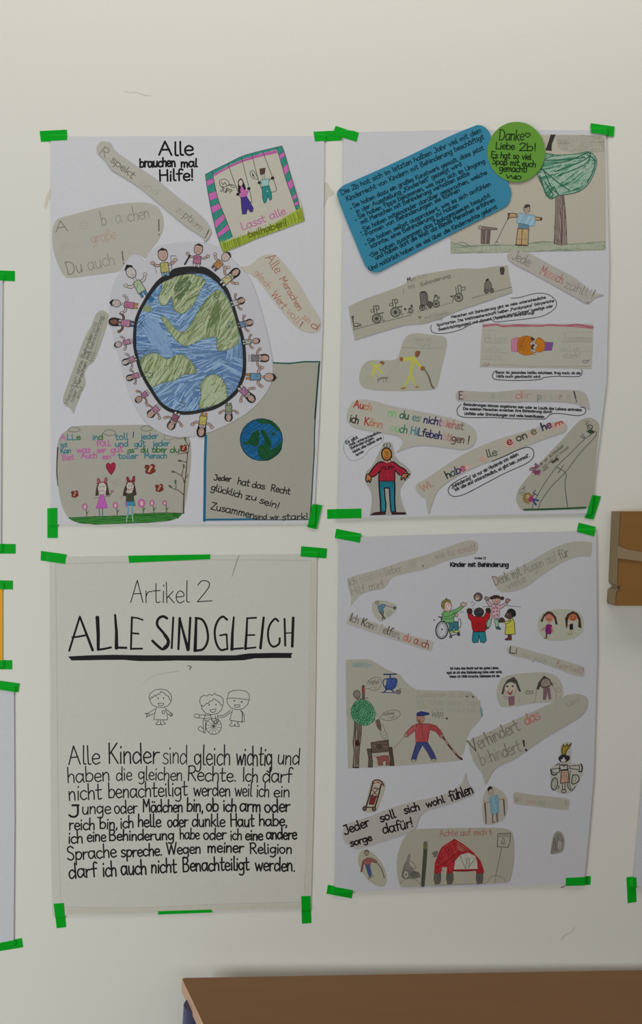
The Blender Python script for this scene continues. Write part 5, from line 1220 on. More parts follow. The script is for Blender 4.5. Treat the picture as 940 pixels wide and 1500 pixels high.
I.shape([(110, 262), (130, 235), (190, 240), (215, 225), (260, 210), (310, 175), (325, 195), (275, 240), (220, 262), (240, 262), (245, 285), (225, 290), (232, 345), (150, 350), (118, 318)], GW, OU, 5); I.line([(125, 270), (150, 290), (220, 268)], 5, '2e5230'); I.line([(125, 300), (170, 312), (230, 295)], 5, '2e5230')
I.shape([(300, 175), (290, 160), (310, 160), (320, 142), (332, 155), (355, 152), (350, 175), (322, 195)], 'a88a80', OU, 4.5); I.shape([(240, 262), (258, 250), (272, 268), (258, 295), (245, 285)], 'a88a80', OU, 4.5)
I.shape([(118, 180), (130, 150), (175, 140), (205, 165), (205, 200), (185, 238), (140, 228)], 'b09488', OU, 4.5, True); I.shape([(105, 180), (112, 140), (150, 115), (190, 125), (200, 150), (160, 140), (138, 155), (132, 215), (115, 205)], '6f6430', OU, 4); I.line([(150, 122), (155, 105), (165, 125)], 5, OU); I.line([(165, 180), (180, 210), (198, 195)], 6, 'd0ccc8'); I.line([(172, 165), (182, 160)], 4, OU); I.line([(192, 163), (198, 160)], 4, OU)
I.build('child_drawing', P4.root, 'printed child in green in a wheelchair')
I = P4.ink()
I.shape([(365, 255), (400, 245), (420, 285), (520, 290), (550, 240), (590, 235), (580, 300), (545, 345), (545, 420), (530, 435), (420, 435), (408, 400), (400, 335), (370, 300)], '961a1e', OU, 6); I.hatch([(400, 330), (545, 330), (540, 430), (415, 430)], 85, 16, 6, '7c1518'); I.line([(470, 330), (472, 430)], 3, '6b1013')
I.shape([(415, 440), (475, 438), (535, 438), (548, 520), (530, 545), (490, 540), (475, 470), (468, 540), (420, 545), (408, 525)], '1f6a74', OU, 6); I.ell(475, 245, 48, 44, '2b2a2c', OU, 5); I.lines([[(440, 230), (470, 215), (505, 225)], [(445, 255), (480, 240), (510, 250)]], 3, '57565a'); I.shape([(360, 215), (395, 210), (410, 235), (395, 260), (362, 255)], '33221e', OU, 5, True); I.shape([(545, 210), (580, 205), (590, 230), (570, 250), (545, 240)], '33221e', OU, 5, True)
I.build('child_drawing', P4.root, 'printed child in red seen from behind')
I = P4.ink()
I.shape([(600, 180), (580, 195), (545, 140), (560, 120), (600, 165), (690, 175), (740, 145), (755, 165), (700, 205), (680, 215), (672, 300), (655, 312), (600, 300)], 'a68a90', OU, 5); 
for x, y in ((622, 205), (655, 205), (620, 240), (655, 235), (625, 280), (655, 270), (640, 190)): I.ell(x, y, 8, 8, '7d2f3f')
I.shape([(605, 105), (625, 88), (665, 90), (685, 115), (680, 150), (645, 168), (612, 150)], 'a6857a', OU, 4.5, True); I.shape([(600, 115), (605, 88), (640, 78), (680, 88), (690, 115), (660, 108), (625, 112)], '3d2220', OU, 4, True); I.ell(705, 108, 16, 17, '3d2220', OU, 4); I.ell(595, 105, 12, 14, '3d2220', OU, 4); I.line([(635, 140), (650, 150), (665, 138)], 5, '7d2f2f'); I.ell(637, 122, 3, 4, OU); I.ell(662, 120, 3, 4, OU)
I.shape([(530, 115), (535, 92), (555, 95), (578, 105), (570, 125), (550, 130)], '8d6a5f', OU, 6); I.shape([(735, 145), (740, 115), (760, 112), (785, 125), (770, 140), (752, 155)], '8d6a5f', OU, 6)
I.shape([(560, 315), (600, 312), (590, 370), (575, 395), (550, 390)], '7f9a84', OU, 5); I.shape([(625, 320), (665, 318), (668, 385), (640, 390)], '7f9a84', OU, 5); I.shape([(640, 392), (670, 388), (690, 405), (685, 415), (650, 412)], '2d5058', OU, 5); I.shape([(548, 390), (572, 392), (570, 408), (550, 410)], '2d5058', OU, 4)
I.line([(510, 195), (540, 190), (570, 192)], 5, '3d3d40'); I.line([(745, 180), (800, 186), (885, 192)], 4.5, '3d3d40')
I.build('child_drawing', P4.root, 'printed girl in a spotted pink top with raised arms')
I = P4.ink()
I.shape([(745, 340), (800, 300), (822, 340), (830, 460), (730, 465), (738, 380)], 'a5a040', OU, 6); I.line([(755, 345), (800, 330)], 4, '6b6a28'); I.line([(745, 400), (800, 380)], 3, '7d7a30'); I.shape([(720, 340), (760, 330), (790, 325), (770, 350), (735, 362)], 'a5a040', OU, 5); I.shape([(670, 320), (690, 298), (715, 305), (730, 335), (700, 345), (672, 342)], '41302a', OU, 5, True)
I.shape([(745, 250), (770, 225), (800, 230), (815, 270), (800, 300), (770, 310), (745, 300), (728, 285)], '4b3730', OU, 5, True); I.shape([(750, 240), (770, 215), (800, 212), (830, 235), (835, 275), (810, 290), (795, 270), (790, 245), (765, 250)], '1d1b1c', OU, 5, True); I.ell(755, 270, 3, 4, 'cfcac5')
I.shape([(760, 468), (792, 466), (795, 500), (795, 518), (740, 520), (728, 510), (758, 495)], '5a3028', OU, 5)
I.build('child_drawing', P4.root, 'printed child in a yellow dress')
I = P4.ink(); I.ell(467, 95, 42, 40, '5a4a47', OU, 7); I.ell(460, 100, 24, 22, '8d6a60'); I.ell(455, 115, 14, 8, 'b7a090'); I.line([(470, 70), (490, 85), (500, 105)], 5, '34302f'); I.build('ball_drawing', P4.root, 'printed brown ball')
for p in ([(400, 160), (415, 132)], [(408, 188), (425, 172), (438, 150)], [(290, 252), (325, 238)], [(410, 205), (425, 212)]):
    I = P4.ink(); I.line(p, 5, '55555a'); I.build('motion_line', P4.root)
I = P4.ink(); I.ell(36, 322, 8, 7, '55534f'); I.build('speck', P4.root)

K(480, 760, 3.917)
c, I = P4.cut('speech_bubble', [(112, 360), (125, 335), (200, 312), (300, 285), (420, 245), (560, 205), (700, 155), (780, 128), (825, 122), (855, 140), (855, 180), (820, 205), (700, 232), (560, 285), (440, 312), (370, 335), (340, 375), (310, 400), (240, 412), (180, 440), (130, 498, 1), (132, 450), (118, 400)], '959086', 1, label='long rising kraft bubble with pale pencil lines')
I.text([('Ich', '7a6f66'), (' ', None), ('möchte', '8b8279'), (' ', None), ('lieber', '80796e')], (122, 385), (425, 298), 44, 4); I.text([('Hilf', '8d867b'), ('en', '99938a'), (',', '3c3834')], (470, 282), (545, 268), 44, 5); I.text([('wie', '837b71'), (' ', None), ('tu', '837b71'), (' ', None), ('sonst', '8b7a72'), ('!', '7a655e')], (615, 232), (848, 178), 40, 4.5); I.text([('Hilf', '79726a'), (' ', None), ('mir', '79726a'), ('!', '6d665e')], (135, 438), (322, 392), 46, 4)
I.build('lettering', c)
c, I = P4.cut('figure_cutout', [(252, 500), (262, 475), (290, 465), (340, 472), (385, 490), (393, 515), (370, 545), (320, 580), (300, 585), (275, 565), (258, 535)], '959285', 1, label='small rounded kraft cut-out with a figure and a cane')
I.ell(282, 480, 10, 10, '847a6e', '5a544c', 3); I.shape([(285, 500), (310, 488), (330, 492), (325, 505), (315, 510), (318, 535), (295, 535)], '4d6c7c', '35505f', 3); I.line([(300, 535), (315, 555), (325, 570)], 9, '4f463f'); I.line([(318, 530), (312, 575)], 7, '4f463f'); I.line([(330, 495), (360, 505), (380, 510)], 3.5, '4a4f55'); I.ell(382, 510, 8, 10, '3f4650'); I.line([(335, 530), (345, 555), (360, 540), (355, 525), (340, 545)], 3, '77746a')
I.build('person_drawing', c)
c, I = P4.cut('text_strip', [(125, 545, 1), (300, 605, 1), (460, 662, 1), (607, 704, 1), (590, 760, 1), (430, 708, 1), (250, 648, 1), (104, 598, 1)], '98938a', 1, smooth=False, label='straight kraft strip sloping down, with a bold letter at the start')
I.text([('I', '37322e'), ('ch', '6d665e'), (' ', None), ('K', '332e2b'), ('an', '5f5a54'), ('n', '86807a'), (' ', None), ('h', '89847c'), ('e', '5f5a54'), ('l', '3c3835'), ('f', '4a4642'), ('en', '77716a'), (',', '6b5550'), (' ', None), ('du', '9a5f52'), (' ', None), ('a', '8a4038'), ('u', '8f7068'), ('ch', '7a4038')], (122, 585), (572, 742), 46, 5.5)
I.text('!', (575, 738), (590, 745), 38, 4, 'a0908c')
I.build('lettering', c)
K(620, 770, 3.615)
c, I = P4.cut('speech_bubble', [(366, 290), (375, 272), (430, 252), (520, 210), (600, 165), (680, 120), (760, 90), (820, 82), (885, 86, 1), (888, 120), (880, 163, 1), (820, 162), (740, 190), (640, 250), (560, 310), (500, 338), (430, 350), (390, 335)], '949086', 1, label='kraft strip rising to the right below the upper right corner')
I.text([('D', '7a5a52'), ('enk', '6d675e'), (' ', None), ('mit', '6f6960'), (' ', None), ('Augen', '7d776d'), (' ', None), ('auf', '857f75'), (' ', None), ('für', '69635b')], (378, 318), (768, 160), 50, 4.5); I.text([('viele', '77756a')], (445, 338), (540, 295), 40, 4)
I.build('lettering', c)
c, I = P4.cut('text_strip', [(438, 660), (450, 640), (480, 636), (600, 670), (720, 705), (830, 742), (848, 770), (840, 795), (800, 790), (680, 745), (560, 705), (470, 685)], '959186', 1, label='kraft strip sloping down with a thick pencil L')
I.text([('L', '3b3a38'), ('i', '5f5a55')], (450, 672), (490, 678), 34, 6); I.text([('ebe', '8c897d'), (' ', None), ('jeden', '85857a'), (' ', None), ('', None), ('so', '8f8c80')], (515, 690), (690, 745), 34, 3.5); I.text([('f', '8a6a60'), ('wertvoll', '8d7a70'), ('!', '7d5f55')], (695, 745), (838, 785), 36, 4)
I.build('lettering', c)
K(780, 880, 11.75)
c, I = P4.cut('two_girls_picture', [(75, 400), (95, 300), (150, 210), (240, 165), (400, 142), (560, 142), (700, 158), (790, 200), (840, 270), (862, 380), (850, 500), (790, 580), (680, 640), (500, 672), (350, 672), (210, 655), (130, 580), (88, 500)], '979687', 1, label='oval kraft cut-out with two long-haired girls')
Y0 = I.y
for k in (0, 1):
    I = Ink(Y0)
    if k == 0:
        I.shape([(120, 350), (180, 230), (250, 175), (320, 190), (390, 270), (420, 400), (385, 410), (355, 290), (320, 230), (230, 240), (190, 270), (160, 360)], '3a241d'); I.ell(275, 280, 78, 78, 'a16a55', None); I.line([(190, 260), (240, 215), (300, 215), (360, 270)], 30, '472b22'); I.line([(230, 295), (265, 320), (305, 315)], 14, '7d2f1f'); I.shape([(255, 360), (285, 360), (285, 410), (255, 410)], 'a0707a')
        I.shape([(225, 415), (300, 410), (320, 450), (300, 560), (240, 560), (208, 520)], '6a1a5c', '551449', 8, True); I.line([(212, 445), (150, 500)], [20, 34], '8f6a60'); I.line([(318, 455), (335, 530)], [26, 36], '94705f'); I.line([(228, 560), (225, 620)], 24, '3d2b33'); I.line([(190, 640), (235, 632)], 20, '5a5530')
    else:
        I.shape([(545, 300), (590, 220), (680, 172), (760, 210), (810, 300), (830, 470), (770, 450), (775, 330), (740, 260), (660, 230), (610, 270), (590, 370), (590, 460), (560, 460)], '3c261e'); I.ell(680, 280, 75, 65, '9a5a3c', None); I.line([(600, 260), (650, 215), (720, 215), (765, 260)], 30, '472b22'); I.ell(655, 270, 9, 12, '4c2413'); I.ell(712, 275, 9, 12, '4c2413'); I.line([(650, 305), (690, 325), (725, 305)], 12, '752c16'); I.line([(665, 345), (665, 385)], 26, '9c918a')
        I.shape([(630, 395), (680, 385), (685, 440), (682, 500), (625, 500), (620, 440)], '14182a'); I.line([(620, 410), (590, 440), (585, 465)], 20, 'a0705c'); I.line([(635, 500), (625, 545), (595, 570)], [22, 22], '8b8a68'); I.line([(662, 500), (655, 570)], 22, '8b8a68'); I.line([(590, 572), (615, 570)], 12, '5f5a38'); I.line([(640, 574), (662, 572)], 12, '5f5a38')
    I.build('child_drawing', c, ('girl in a purple dress', 'girl in a dark blue top')[k])
K(660, 960, 4.087)
c, I = P4.cut('two_faces_picture', [(272, 230), (280, 170), (310, 130), (370, 112), (480, 100), (560, 100), (620, 118), (655, 160), (668, 210), (660, 250), (630, 272), (500, 282), (400, 298), (310, 305), (283, 280)], '949084', 1, label='kraft cut-out with two pencilled figures')
Y0 = I.y
for k in (0, 1):
    I = Ink(Y0); dx = 0
    if k == 0:
        I.shape([(300, 230), (312, 180), (335, 145), (375, 125), (395, 150), (418, 215), (405, 215), (385, 165), (355, 155), (325, 180), (312, 230)], '3b3632'); I.ell(355, 195, 36, 36, 'a0988c', '6f665f', 3); I.ell(335, 183, 8, 6, '4c4238'); I.ell(368, 182, 8, 6, '4c4238'); I.line([(338, 212), (352, 232), (368, 208)], 7, '9a3a3a'); I.line([(340, 215), (352, 225), (365, 212)], 6, '7d2a2a'); I.line([(350, 190), (348, 205)], 3, '6f665f')
        I.shape([(340, 245), (380, 238), (378, 295), (345, 298)], '705158'); I.line([(310, 240), (340, 245)], 3, '6f665f'); I.line([(315, 240), (325, 260), (340, 250)], 5, '8d7380'); I.line([(400, 245), (410, 280)], 3, '7d776c')
    else:
        I.shape([(508, 205), (520, 160), (555, 118), (590, 140), (612, 185), (590, 170), (565, 150), (540, 165), (525, 200)], '3b3632'); I.ell(565, 165, 28, 28, '7d6f66', '5c5048', 3); I.line([(535, 180), (550, 190), (575, 185), (590, 180)], 8, '4c3a33'); I.shape([(550, 195), (590, 190), (598, 260), (582, 262), (575, 220), (565, 265), (548, 262)], '685058'); I.line([(510, 210), (500, 270), (485, 280)], 3, '6f6a60'); I.line([(612, 190), (628, 225), (625, 270)], 3, '6f6a60'); I.ell(642, 205, 11, 13, None, '7d776c', 4); I.line([(620, 170), (600, 160)], 4, '7d5a58'); I.line([(655, 240), (645, 255)], 3, '6f6a60')
    I.build('child_drawing', c)
I = Ink(Y0); I.text('co', (445, 228), (490, 228), 30, 4.5, '5a564e'); I.build('lettering', c)
c, I = P4.cut('speech_bubble', [(105, 520), (125, 495), (200, 465), (320, 410), (450, 350), (560, 300), (640, 262), (690, 235), (750, 228), (800, 245), (815, 280), (800, 330), (760, 370), (660, 430), (560, 490), (450, 565), (370, 620), (290, 655), (250, 690), (205, 770, 1), (192, 720), (180, 690), (150, 655), (120, 590)], '908c80', 2, label='large kraft bubble reading Verhindert das behindert')
I.text([('V', '565049'), ('er', '726c62'), ('h', '655f56'), ('indert', '6d675d')], (130, 578), (412, 440), 76, 7); I.text([('da', '9a5a50'), ('s', '8f6a60')], (448, 415), (535, 375), 64, 7); I.text([('d', '918c82'), ('u', '8d887e')], (590, 340), (640, 312), 40, 3.5); I.text([('u', '7d776e'), ('n', '827d74')], (690, 305), (765, 280), 40, 5)
I.text([('b', '77716a'), ('e', '837e74'), ('h', '6d6860'), ('in', '7d776d'), ('d', '6a645c'), ('ert', '6f6a62')], (180, 655), (420, 570), 76, 6.5); I.line([(432, 508), (436, 540)], [13, 8], '33292a'); I.line([(445, 560), (449, 565)], 12, '33292a')
I.build('lettering', c)
K(790, 1080, 11.75)
c, I = P4.cut('figure_cutout', [(330, 350, 1), (345, 180), (380, 95), (470, 68), (535, 95), (530, 250), (525, 430, 1), (620, 440), (690, 435), (735, 470), (725, 600), (680, 720), (600, 860), (500, 940), (400, 955), (290, 920), (200, 850), (180, 720), (170, 560), (190, 500), (330, 430, 1)], '97948a', 1, label='cut-out of a crowned figure in a wheelchair')
Y0 = I.y
I.shape([(375, 280), (370, 190), (400, 110), (425, 150), (470, 100), (480, 140), (540, 90), (500, 170), (455, 220), (440, 290)], '77641c', '2c2410', 12, False)
I.line([(400, 270), (410, 180), (430, 200), (450, 150)], 12, '94802c')
I.build('crown_drawing', c, 'yellow crown')
I = Ink(Y0)
OB = '22201f'
I.ell(405, 355, 85, 62, '24222a', OB, 12); I.ell(480, 345, 28, 40, '24222a', OB, 8); I.ell(400, 380, 45, 45, 'a19f9a', OB, 6); I.ell(375, 350, 18, 18, OB); I.ell(435, 350, 18, 18, OB); I.ell(405, 348, 10, 14, 'b0aeb0'); I.line([(350, 410), (400, 425), (440, 410)], 10, OB)
I.line([(265, 470), (300, 450), (345, 445)], 14, OB); I.shape([(335, 470), (460, 460), (480, 540), (345, 555)], '9a968e', OB, 16); I.line([(380, 450), (405, 490), (440, 455)], 14, OB); I.line([(480, 470), (520, 500), (510, 530)], 12, OB)
I.shape([(365, 560), (480, 555), (500, 760), (350, 780)], '9a7d66', OB, 14); I.line([(390, 600), (460, 590)], 8, '6f5643'); I.line([(370, 680), (400, 650), (450, 655), (480, 760)], 8, '6f5643')
I.shape([(180, 540), (330, 520), (335, 590), (230, 610)], '99938c', OB, 12); I.line([(180, 540), (200, 620), (240, 640), (290, 620)], 20, OB); I.shape([(510, 485), (670, 470), (675, 545), (510, 525)], '99938c', OB, 12); I.line([(700, 450), (720, 500), (710, 580), (660, 570)], 22, OB)
I.ell(245, 790, 55, 105, None, OB, 16, 8); I.ell(240, 790, 25, 80, None, '55524d', 8, 8); I.line([(560, 640), (640, 640), (670, 720), (610, 780), (540, 780), (560, 640)], 16, OB); I.line([(580, 670), (620, 680), (600, 740), (560, 745)], 8, '55524d')
I.line([(380, 790), (385, 890)], 14, OB); I.line([(430, 785), (425, 880)], 14, OB); I.ell(405, 915, 38, 28, None, OB, 14); I.line([(470, 780), (480, 850), (520, 900)], 14, OB); I.line([(520, 560), (500, 760), (520, 860)], 12, OB); I.line([(300, 880), (330, 840), (310, 820)], 12, OB); I.line([(540, 910), (590, 860), (605, 830)], 14, '2f3a28'); I.ell(540, 890, 20, 18, None, '2f3a28', 10)
I.build('person_drawing', c, 'person with dark glasses in a wheelchair')

K(500, 960, 7.833)
c, I = P4.cut('accident_picture', [(48, 48, 1), (170, 42), (300, 40), (380, 75), (480, 140), (590, 190), (660, 215), (720, 290), (800, 360), (860, 390, 1), (1100, 400), (1380, 400), (1480, 420), (1560, 500), (1600, 620), (1590, 720), (1480, 850), (1430, 960), (1400, 1090), (1345, 1200, 1), (1000, 1230), (600, 1262), (75, 1288, 1), (60, 800), (50, 400)], K4, 1, label='kraft picture of a tree, helicopter, cart and person with a cane')
Y0 = I.y
I.hatch(ellipse(235, 105, 125, 38), 5, 14, 10, '7b8883'); I.hatch(ellipse(180, 108, 70, 34), -8, 14, 8, '72807d'); I.build('cloud_drawing', c)
I = Ink(Y0); BLU = '25305c'
I.line([(485, 214), (625, 210)], 16, BLU); I.line([(556, 214), (556, 262)], 14, BLU); I.shape([(530, 265), (620, 260), (634, 300), (615, 360), (575, 385), (500, 380), (515, 320)], '2c3d70', BLU, 8, True); I.hatch([(530, 270), (615, 268), (625, 320), (560, 380), (505, 375)], -60, 16, 8, '40558a'); I.line([(535, 262), (490, 270), (476, 300), (485, 345), (520, 370)], 11, BLU); I.line([(525, 380), (480, 420)], 14, BLU); I.line([(560, 380), (600, 415)], 14, BLU); I.line([(455, 420), (540, 422), (630, 425)], 8, BLU)
I.ell(650, 415, 30, 25, '64605c', '4c4946', 5); I.line([(655, 395), (670, 372), (680, 390)], 6, '55524d')
I.build('helicopter_drawing', c, 'blue helicopter')
I = Ink(Y0)
tk = [(150, 750), (228, 770), (225, 900), (200, 1100), (195, 1275), (130, 1278), (145, 1100), (132, 1000), (145, 880)]
I.shape(tk, '7b7064', '3c322c', 10); I.hatch(tk, 90, 22, 11, '4a3d35'); I.ell(180, 1000, 22, 32, '2c1a18', '3c221e', 8); I.line([(132, 1278), (195, 1280)], 14, '2c2522')
tc = [(110, 640), (130, 570), (180, 515), (260, 505), (330, 545), (375, 620), (380, 700), (345, 765), (280, 795), (200, 780), (135, 730)]
I.fill(tc, '5f8a6c', True); I.hatch(tc, -60, 22, 12, '2f6546', True); I.hatch(tc, 30, 34, 9, '3c7553', True)
for r_ in (1.0, .82, .62, .42): I.line([(245 + (x - 245) * r_, 650 + (y - 650) * r_) for x, y in tc], 9, '2f6244', closed=True)
for x, y in ((195, 715), (290, 740), (180, 635), (330, 650), (150, 570), (260, 570)): I.ell(x, y, 9, 9, '1f3f2c')
I.line([(100, 600), (58, 640), (120, 720)], 4, '77756a')
I.build('tree_drawing', c, 'green scribbled tree')
I = Ink(Y0)
I.ell(175, 440, 40, 45, '6b665e', '4a463f', 8); I.line([(160, 480), (185, 500), (210, 470)], 12, '4f4a44'); I.line([(248, 350), (250, 400)], 34, '5b3d34'); I.line([(248, 385), (250, 440)], 36, '7a3530'); I.line([(250, 440), (250, 495)], 34, '4d4842'); I.line([(265, 480), (300, 488)], 8, '4d4842'); I.line([(225, 490), (215, 500)], 14, '4d4842')
I.build('person_drawing', c, 'person sitting on the tree top')
for p, cpos in (([(280, 350), (300, 300), (340, 262), (400, 245), (445, 262), (455, 310), (440, 360), (390, 395), (340, 390), (310, 375), (270, 380)], 0), ([(440, 710), (480, 660), (540, 630), (610, 622), (660, 640), (672, 680), (640, 710), (580, 735), (520, 742), (440, 715)], 1)):
    I = Ink(Y0); I.line(p, 6, '5a564e')
    if cpos == 0: I.text('Hilfe!', (315, 335), (430, 320), 50, 7, '5a564e'); I.line([(330, 370), (360, 355), (390, 372), (400, 350)], 5, '66625a')
    else: I.text('Achtung', (480, 690), (600, 668), 38, 6, '66625a'); I.line([(520, 715), (600, 695), (560, 718), (640, 690)], 5, '6f6b62')
    I.build('speech_bubble_drawing', c)
I = Ink(Y0)
I.shape([(390, 740), (430, 725), (450, 800), (455, 860), (430, 840), (405, 790)], '5d4a3e', '3d332c', 6); I.shape([(400, 790), (430, 770), (470, 790), (530, 935), (475, 948), (430, 860)], None, '605b52', 5); I.lines([[(440, 900), (500, 850)], [(460, 930), (520, 890)], [(380, 760), (470, 940)]], 4, '6b665d'); I.line([(375, 630), (425, 700)], 5, '6b675d'); I.line([(330, 560), (370, 620)], 4, '6b675d')
I.build('ladder_drawing', c)
I = Ink(Y0)
I.shape([(335, 995), (535, 962), (545, 1090), (350, 1110)], '5a4d43', '3a302a', 8); I.hatch([(340, 1000), (530, 970), (540, 1088), (350, 1105)], 5, 20, 10, '463a33'); I.ell(430, 1040, 35, 30, '41362f'); I.shape([(345, 1115), (540, 1100), (545, 1140), (450, 1160), (350, 1150)], '918a7e', '5a5048', 5)
I.shape([(292, 1068), (338, 1065), (345, 1160), (355, 1200), (352, 1275), (305, 1275), (312, 1180)], '4d433b', '352c26', 8); I.shape([(540, 1050), (575, 1045), (590, 1150), (602, 1255), (555, 1258), (558, 1180)], '41372f', '352c26', 8)
I.shape([(400, 1160), (480, 1140), (540, 1145), (550, 1250), (505, 1255), (510, 1200), (465, 1215), (475, 1250), (420, 1255), (415, 1200)], '7a4440', '5a302c', 6)
I.build('cart_drawing', c, 'brown cart')
I = Ink(Y0)
RD = '87383b'
I.line([(590, 1068), (650, 1000), (718, 925)], 6, '6b665d')
I.shape([(855, 780), (930, 778), (1000, 778), (1080, 800), (1130, 850), (1160, 900), (1130, 935), (1080, 870), (1010, 845), (985, 990), (850, 990), (845, 860)], RD, '6b2024', 6); I.shape([(855, 785), (810, 800), (725, 890), (750, 930), (855, 850)], '8d4a4a', '6b2a2c', 6); I.hatch([(855, 790), (1000, 785), (980, 985), (855, 985)], 80, 22, 12, '974244')
I.ell(735, 910, 18, 24, '8d7264', '5a4a42', 5); I.ell(1150, 925, 22, 22, '8d7264', '5a4a42', 5)
I.shape([(855, 992), (985, 990), (1050, 1100), (1085, 1180), (1030, 1195), (980, 1100), (925, 1020), (880, 1110), (850, 1200), (795, 1195), (820, 1110)], '353b62', '2a2e50', 6); I.ell(825, 1200, 26, 14, '8d8678', '5a564c', 5); I.ell(1055, 1195, 28, 14, '8d8678', '5a564c', 5)
I.shape([(865, 690), (935, 685), (945, 740), (905, 775), (868, 750)], '8f6a55', '5a4438', 6, True); I.shape([(860, 690), (862, 655), (910, 638), (1000, 655), (1005, 672), (940, 685)], '242c5c', '1a2048', 6); I.line([(885, 740), (900, 790)], 24, '6b4438')
I.line([(1160, 930), (1230, 1030), (1330, 1150), (1370, 1180)], 22, '4d2f28'); I.lines([[(1185, 970), (1215, 1010)], [(1270, 1080), (1300, 1115)]], 9, 'a08a78'); I.line([(1362, 1175), (1375, 1185)], 22, '3a1a18')
I.build('person_drawing', c, 'person in red with a blue cap and a brown cane')
K(490, 940, 4.087)
I = Ink(Y0)
I.text('Zusammen ist stark.', (485, 328), (835, 328), 30, 3.5, '827d72'); I.text('Wir haben keine Angst', (485, 372), (870, 382), 40, 3.2, '88837a'); I.text('Wir alle brauchen', (488, 400), (860, 428), 32, 3.2, '88837a'); I.text('WIR.', (575, 445), (655, 455), 32, 5, '6d685f'); I.ell(669, 457, 6, 6, '2c2a28'); I.ell(790, 326, 5, 5, '3a3835'); I.ell(826, 328, 6, 6, '3a3835'); I.line([(872, 395), (878, 440)], 12, '6a7a7d')
I.build('lettering', c)

K(480, 1120, 3.917)
c, I = P4.cut('figure_cutout', [(200, 255), (215, 220), (235, 140), (250, 95), (280, 80), (315, 90), (328, 115), (318, 160), (295, 220), (275, 262), (235, 270)], '96907f', 1, label='narrow cut-out of a dark red rolling walker')
WR = '43191b'
I.line([(255, 95), (275, 84), (305, 92), (320, 118)], 7, WR); I.line([(258, 105), (285, 98), (310, 110)], 6, '7a2a2c'); I.line([(258, 100), (240, 170), (218, 240)], 8, '2b2020'); I.line([(305, 108), (290, 170), (268, 245)], 8, '2b2020'); I.line([(262, 130), (292, 135)], 6, WR); I.line([(245, 175), (285, 180)], 7, WR); I.shape([(245, 182), (276, 185), (262, 225), (236, 222)], '6f2326', WR, 4); I.line([(255, 140), (280, 172)], 5, '7a2a2c'); I.line([(285, 140), (252, 172)], 5, WR); I.line([(220, 240), (265, 242)], 6, '2b2020'); I.ell(210, 248, 10, 12, '5c4a44', '2b2020', 5); I.ell(264, 250, 10, 12, '5c4a44', '2b2020', 5); I.line([(275, 100), (285, 112), (298, 105)], 5, 'b09a90')
I.build('walker_drawing', c)
c, I = P4.cut('speech_bubble', [(85, 400), (92, 355), (130, 328), (240, 292), (360, 245), (480, 210), (600, 185), (660, 168), (720, 140), (765, 100), (788, 42, 1), (800, 100), (832, 140), (830, 165), (790, 185), (680, 225), (580, 252), (535, 280), (515, 320), (505, 355), (470, 382), (360, 420), (240, 458), (170, 475), (120, 455), (95, 430)], '96908a', 2, label='kraft bubble with bold black brush lettering')
DKR = '1c0f10'
I.text('Jeder', (98, 398), (240, 345), 52, 8.5, DKR); I.text('soll', (302, 325), (388, 298), 48, 8.5, DKR); I.text('sich', (440, 278), (525, 255), 48, 8.5, DKR); I.text('wohl', (565, 242), (668, 212), 42, 8, DKR); I.text('fühlen', (705, 208), (832, 158), 58, 8.5, DKR); I.text('sorge', (132, 465), (252, 428), 42, 8.5, DKR); I.text('dafür!', (318, 392), (490, 352), 56, 8.5, DKR)
I.build('lettering', c)
c, I = P4.cut('figure_cutout', [(175, 560), (178, 510), (200, 485), (230, 488), (275, 520), (315, 575), (335, 640), (328, 685), (300, 693), (255, 675), (210, 630)], '918d7c', 1, label='oval kraft cut-out with a red-topped person and a cane')
I.ell(222, 502, 13, 16, '7d7262', '5a5045', 3); I.line([(212, 495), (222, 486), (234, 494)], 6, '4f4638'); I.shape([(200, 548), (225, 530), (250, 532), (280, 548), (275, 558), (245, 552), (242, 572), (215, 572), (205, 560), (196, 610), (188, 608)], '7d4a48', '5f3836', 4); I.line([(222, 575), (232, 610), (242, 640)], [16, 12], '3a466a'); I.line([(235, 572), (248, 625)], 10, '3a466a'); I.line([(278, 555), (305, 590), (318, 625), (322, 645)], 7, '5a5648'); I.line([(232, 650), (258, 632)], 8, '6f6658')
I.build('person_drawing', c)
K(580, 1205, 5.529)
c, I = P4.cut('car_picture', [(5, 300), (20, 220), (60, 120), (120, 62), (200, 45), (400, 40), (600, 36), (780, 36), (860, 40), (925, 70), (945, 150), (945, 300), (925, 420), (890, 472), (700, 485), (450, 496), (200, 508), (60, 512), (28, 490), (8, 400)], '8e8a7c', 2, label='rounded kraft picture of a red car and a wheelchair user')
Y0 = I.y
I.text('Achte auf mich', (350, 105), (725, 92), 54, 5, '8a4f48'); I.text('!', (750, 100), (780, 92), 48, 7, '7a3f3a'); I.build('lettering', c)
I = Ink(Y0); CR = '861f24'
I.shape([(468, 122), (540, 165), (620, 230), (680, 300), (708, 380), (705, 405), (645, 402), (640, 375), (662, 370), (655, 300), (640, 260), (580, 230), (515, 250), (470, 300), (460, 370), (455, 400), (405, 405), (410, 352), (370, 352), (360, 400), (305, 402), (310, 320), (335, 250), (365, 190)], CR)
I.hatch([(468, 130), (370, 195), (320, 320), (312, 395), (355, 395), (400, 345), (450, 395), (500, 240), (540, 180)], -35, 13, 8, '9c3034'); I.hatch([(468, 130), (370, 195), (320, 320), (400, 345), (455, 380), (510, 245)], 60, 18, 7, '721a1f')
I.hatch([(480, 140), (600, 220), (560, 220), (500, 230)], 35, 10, 6, '8f5a50')
